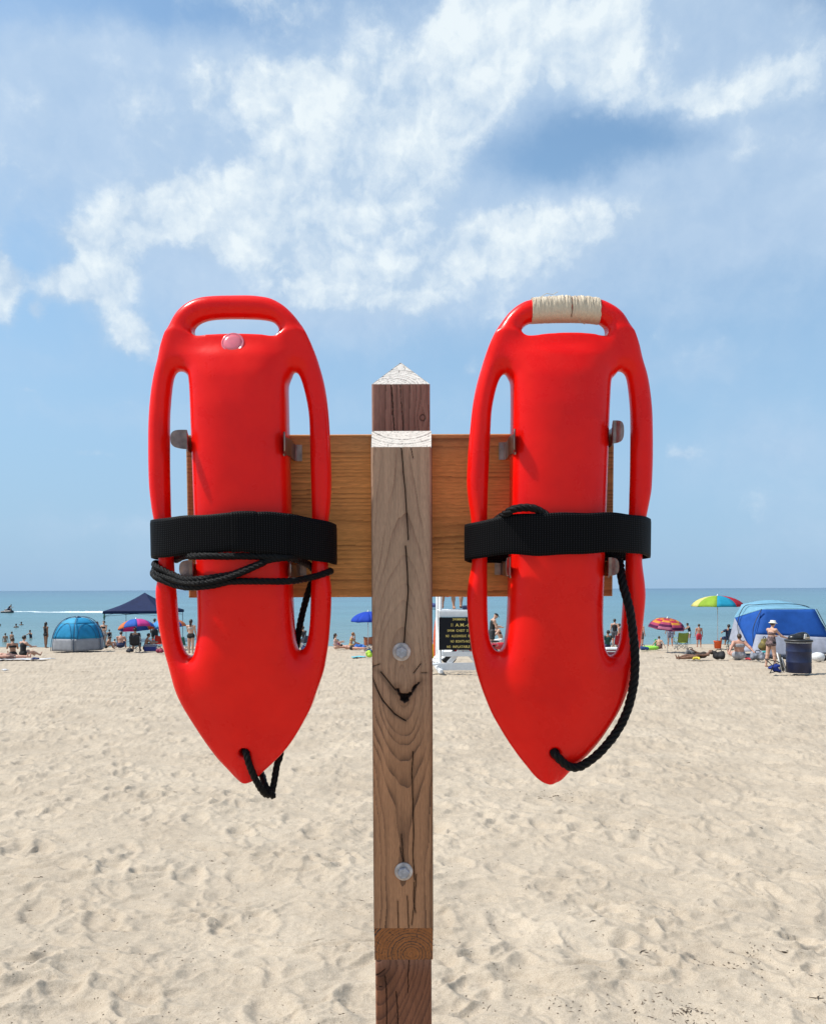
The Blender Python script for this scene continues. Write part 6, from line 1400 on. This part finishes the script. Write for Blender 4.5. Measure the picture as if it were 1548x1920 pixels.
person(at(1138, 1222), 1.66, 'chair', 20, 'tan', 'black', 'dark-haired person in a bottle green top sitting low behind the striped cooler', [('shirt', 'bottle_green', (.010, .065, .055)), SH_NAVY], over=dict(seat=.22))
camp_chair(at(1157, 1222), 10, (.42, .02, .03), 'red camp chair seen through the right slot of the right buoy', .95)
person(at(1158, 1222), 1.2, 'sit', -60, 'fair', 'blond', 'child with a white towel in front of the red camp chair', [('shirt', 'white_shirt', (.55, .55, .55)), SW_BLACK], z=gz(0, at(1158, 1222)[1]) + .02)
cooler(at(1146, 1240), 0, (hpx(at(1146, 1240), 24), .4, hpx(at(1146, 1240), 27)), (.20, .008, .03), (.68, .68, .68), 'dark red cooler with a white lid at the bottom of the right slot')
person(at(1202, 1214), 1.5, 'stand', -60, 'red', 'brown', 'child half hidden by the right edge of the right buoy', [('shorts', 'tan_trunks', (.12, .06, .05))])
blob('beach_bag', at(1205, 1219), (.42, .3, .26), (.015, .05, .16), 'dark blue bag on the sand right of the right buoy', 'bag', seed=19)
p = at(1219, 1218); g_ = empty('swim_ring', (p.x, p.y, gz(*p[:2]) + .09), 0, 'lime green and yellow inflatable ring lying right of the dark blue bag', 'float')
M_ = [(math.cos(a) * .36, math.sin(a) * .30, 0) for a in np.linspace(0, 2 * math.pi, 22)[:-1]]; MB().tube(M_, .095, 8, close=True).build('ring', mat('ring_lime', (.28, .62, .06), .35), g_, True)
blob('cloth_heap', at(1212, 1217), (.35, .25, .14), (.55, .50, .05), 'yellow cloth between the blue bag and the green ring', 'cloth', seed=20, z=.05)
o = MB().box((at(1229, 1216).x, at(1229, 1216).y, gz(*at(1229, 1216)[:2]) + .26), (.16, .05, .52), bev=.03, rz=.3).build('body_board', mat('toy_green', (.02, .40, .12), .5), None); tag(o, 'small green board standing upright behind the sitting boy', 'board')
person(at(1235, 1218), 1.25, 'sit', -20, 'fair', 'brown', 'bare-backed boy sitting on the sand below the ringed umbrella', [('shorts', 'tan_trunks', (.12, .06, .05))], over=dict(al=(20, -20), el=(10, 10), ab=(40, 30)))
person(at(1256, 1212), hpx(at(1256, 1212), 50), 'stand2', -8, 'red', 'brown', 'man in blue and white checked shorts with his head under the ringed umbrella', [('shorts', 'check_shorts', (.17, .18, .25), .9)], build=1.1, vox=.018)
camp_chair(at(1276, 1218), 4, (.22, .30, .06), 'green camp chair with a metal frame right of the ringed umbrella', 1.0, backh=.50)
p = at(1273, 1217); blob('cloth_heap', (p.x, p.y), (.2, .15, .10), (.55, .50, .45), 'pale cloth lying on the seat of the green camp chair', 'cloth', seed=22, z=.43)
person(W(1293, 1196), 1.55, 'bend', 90, 'tan', 'black', 'person in a black swimsuit wading and stooping left of the boy in red trunks', [('suit', 'swim_black', (.008, .008, .010)), ('briefs', 'white_shorts', (.6, .6, .6))], sink=.42, z=WZ, over=dict(torso=16))
person(at(1310, 1214), 1.36, 'stand', -6, 'red', 'brown', 'bare-backed boy in red trunks standing at the water line', [('shorts', 'red_trunks2', (.42, .02, .04))], vox=.016)
camp_chair(at(1374, 1215), -8, (.015, .075, .18), 'steel blue camp chair right of the rainbow umbrella pole', 1.12, backh=.55)
camp_chair(at(1399, 1214), -30, (.012, .04, .15), 'dark blue camp chair touching the left side of the blue shelter', 1.0)
p = at(1364, 1212); person((p.x, p.y), 1.72, 'chair', 14, 'tan', 'black', 'person in the steel blue camp chair with one arm out to the left', [SH_NAVY, ('shirt', 'navy_shirt', (.012, .02, .06))], over=dict(al=(20, 20), ab=(60, 10)))
person(W(1393, 1187), 1.5, 'stand', 160, 'fair', 'brown', 'bather standing in the lake behind the camp chairs, left one of two', [], sink=.86, z=WZ)
person(at(1404, 1212), 1.74, 'chair', -20, 'tan', 'dark', 'bare-shouldered man sitting in the dark blue camp chair by the shelter', [SH_NAVY], over=dict(seat=.5))
# sunbathers and bags in front
blob('beach_bag', at(1294, 1235), (.42, .3, .42), (.12, .12, .125), 'zebra patterned black and white bag on the sand', 'bag', seed=23, var=.95)
person(at(1305, 1236), 1.6, 'side', 95, 'brown', 'brown', 'sunbather lying on the sand between the zebra bag and the black bag', [('suit', 'brown_suit', (.03, .018, .012))], over=dict(torso=-80, tl=(88, 96), kl=(4, 20)))
blob('cloth_heap', at(1306, 1237), (.35, .22, .12), (.62, .50, .05), 'bright yellow cloth in front of the lying sunbather', 'cloth', seed=24)
blob('shade_and_duffel_bag', at(1347, 1236), (.55, .3, .36), (.010, .010, .012), 'shiny black bag on the sand left of the large sitting woman', 'bag', seed=25)
person(at(1385, 1236), 1.78, 'sitlean', -8, 'red', 'brown', 'broad-backed woman sitting on the sand leaning on both hands, bare shoulders', [('briefs', 'grey_suit', (.30, .30, .32)), ('top', 'grey_suit', (.30, .30, .32))], build=1.38, vox=.016, over=dict(torso=-6, al=(-44, -46), ab=(30, 30), tl=(93, 124), kl=(6, 96)))
blob('plaid_bag', at(1420, 1238), (.45, .3, .36), (.16, .17, .20), 'grey plaid bag on the sand left of the girl in the white hat', 'bag', seed=26, var=.9)
blob('cloth_heap', at(1403, 1237), (.22, .16, .07), (.5, .04, .05), 'small red and white cloth beside the woman on the sand', 'cloth', seed=27)
person(at(1445, 1252), 1.56, 'reach', -70, 'fair', 'brown', 'girl in a white bucket hat and black floral swim dress walking left of the drum', [('ruff', 'floral_dress', (.13, .085, .085), .98), ('briefs', 'swim_black', (.008, .008, .010))], hat=('bucket', 'white_hat', (.66, .65, .58)), vox=.014, over=dict(torso=6, al=(30, 40), el=(60, 30), tl=(-8, 8), kl=(2, 4)))
p = at(1435, 1250); blob('beach_bag', (p.x - .05, p.y - .02), (.20, .16, .42), (.14, .11, .03), 'floral bag held at the side of the girl in the white hat', 'bag', seed=28, z=.55, var=.9)
blob('cloth_heap', at(1431, 1236), (.22, .16, .08), (.06, .40, .42), 'turquoise cloth by the feet of the girl in the white hat', 'cloth', seed=29, z=.25)
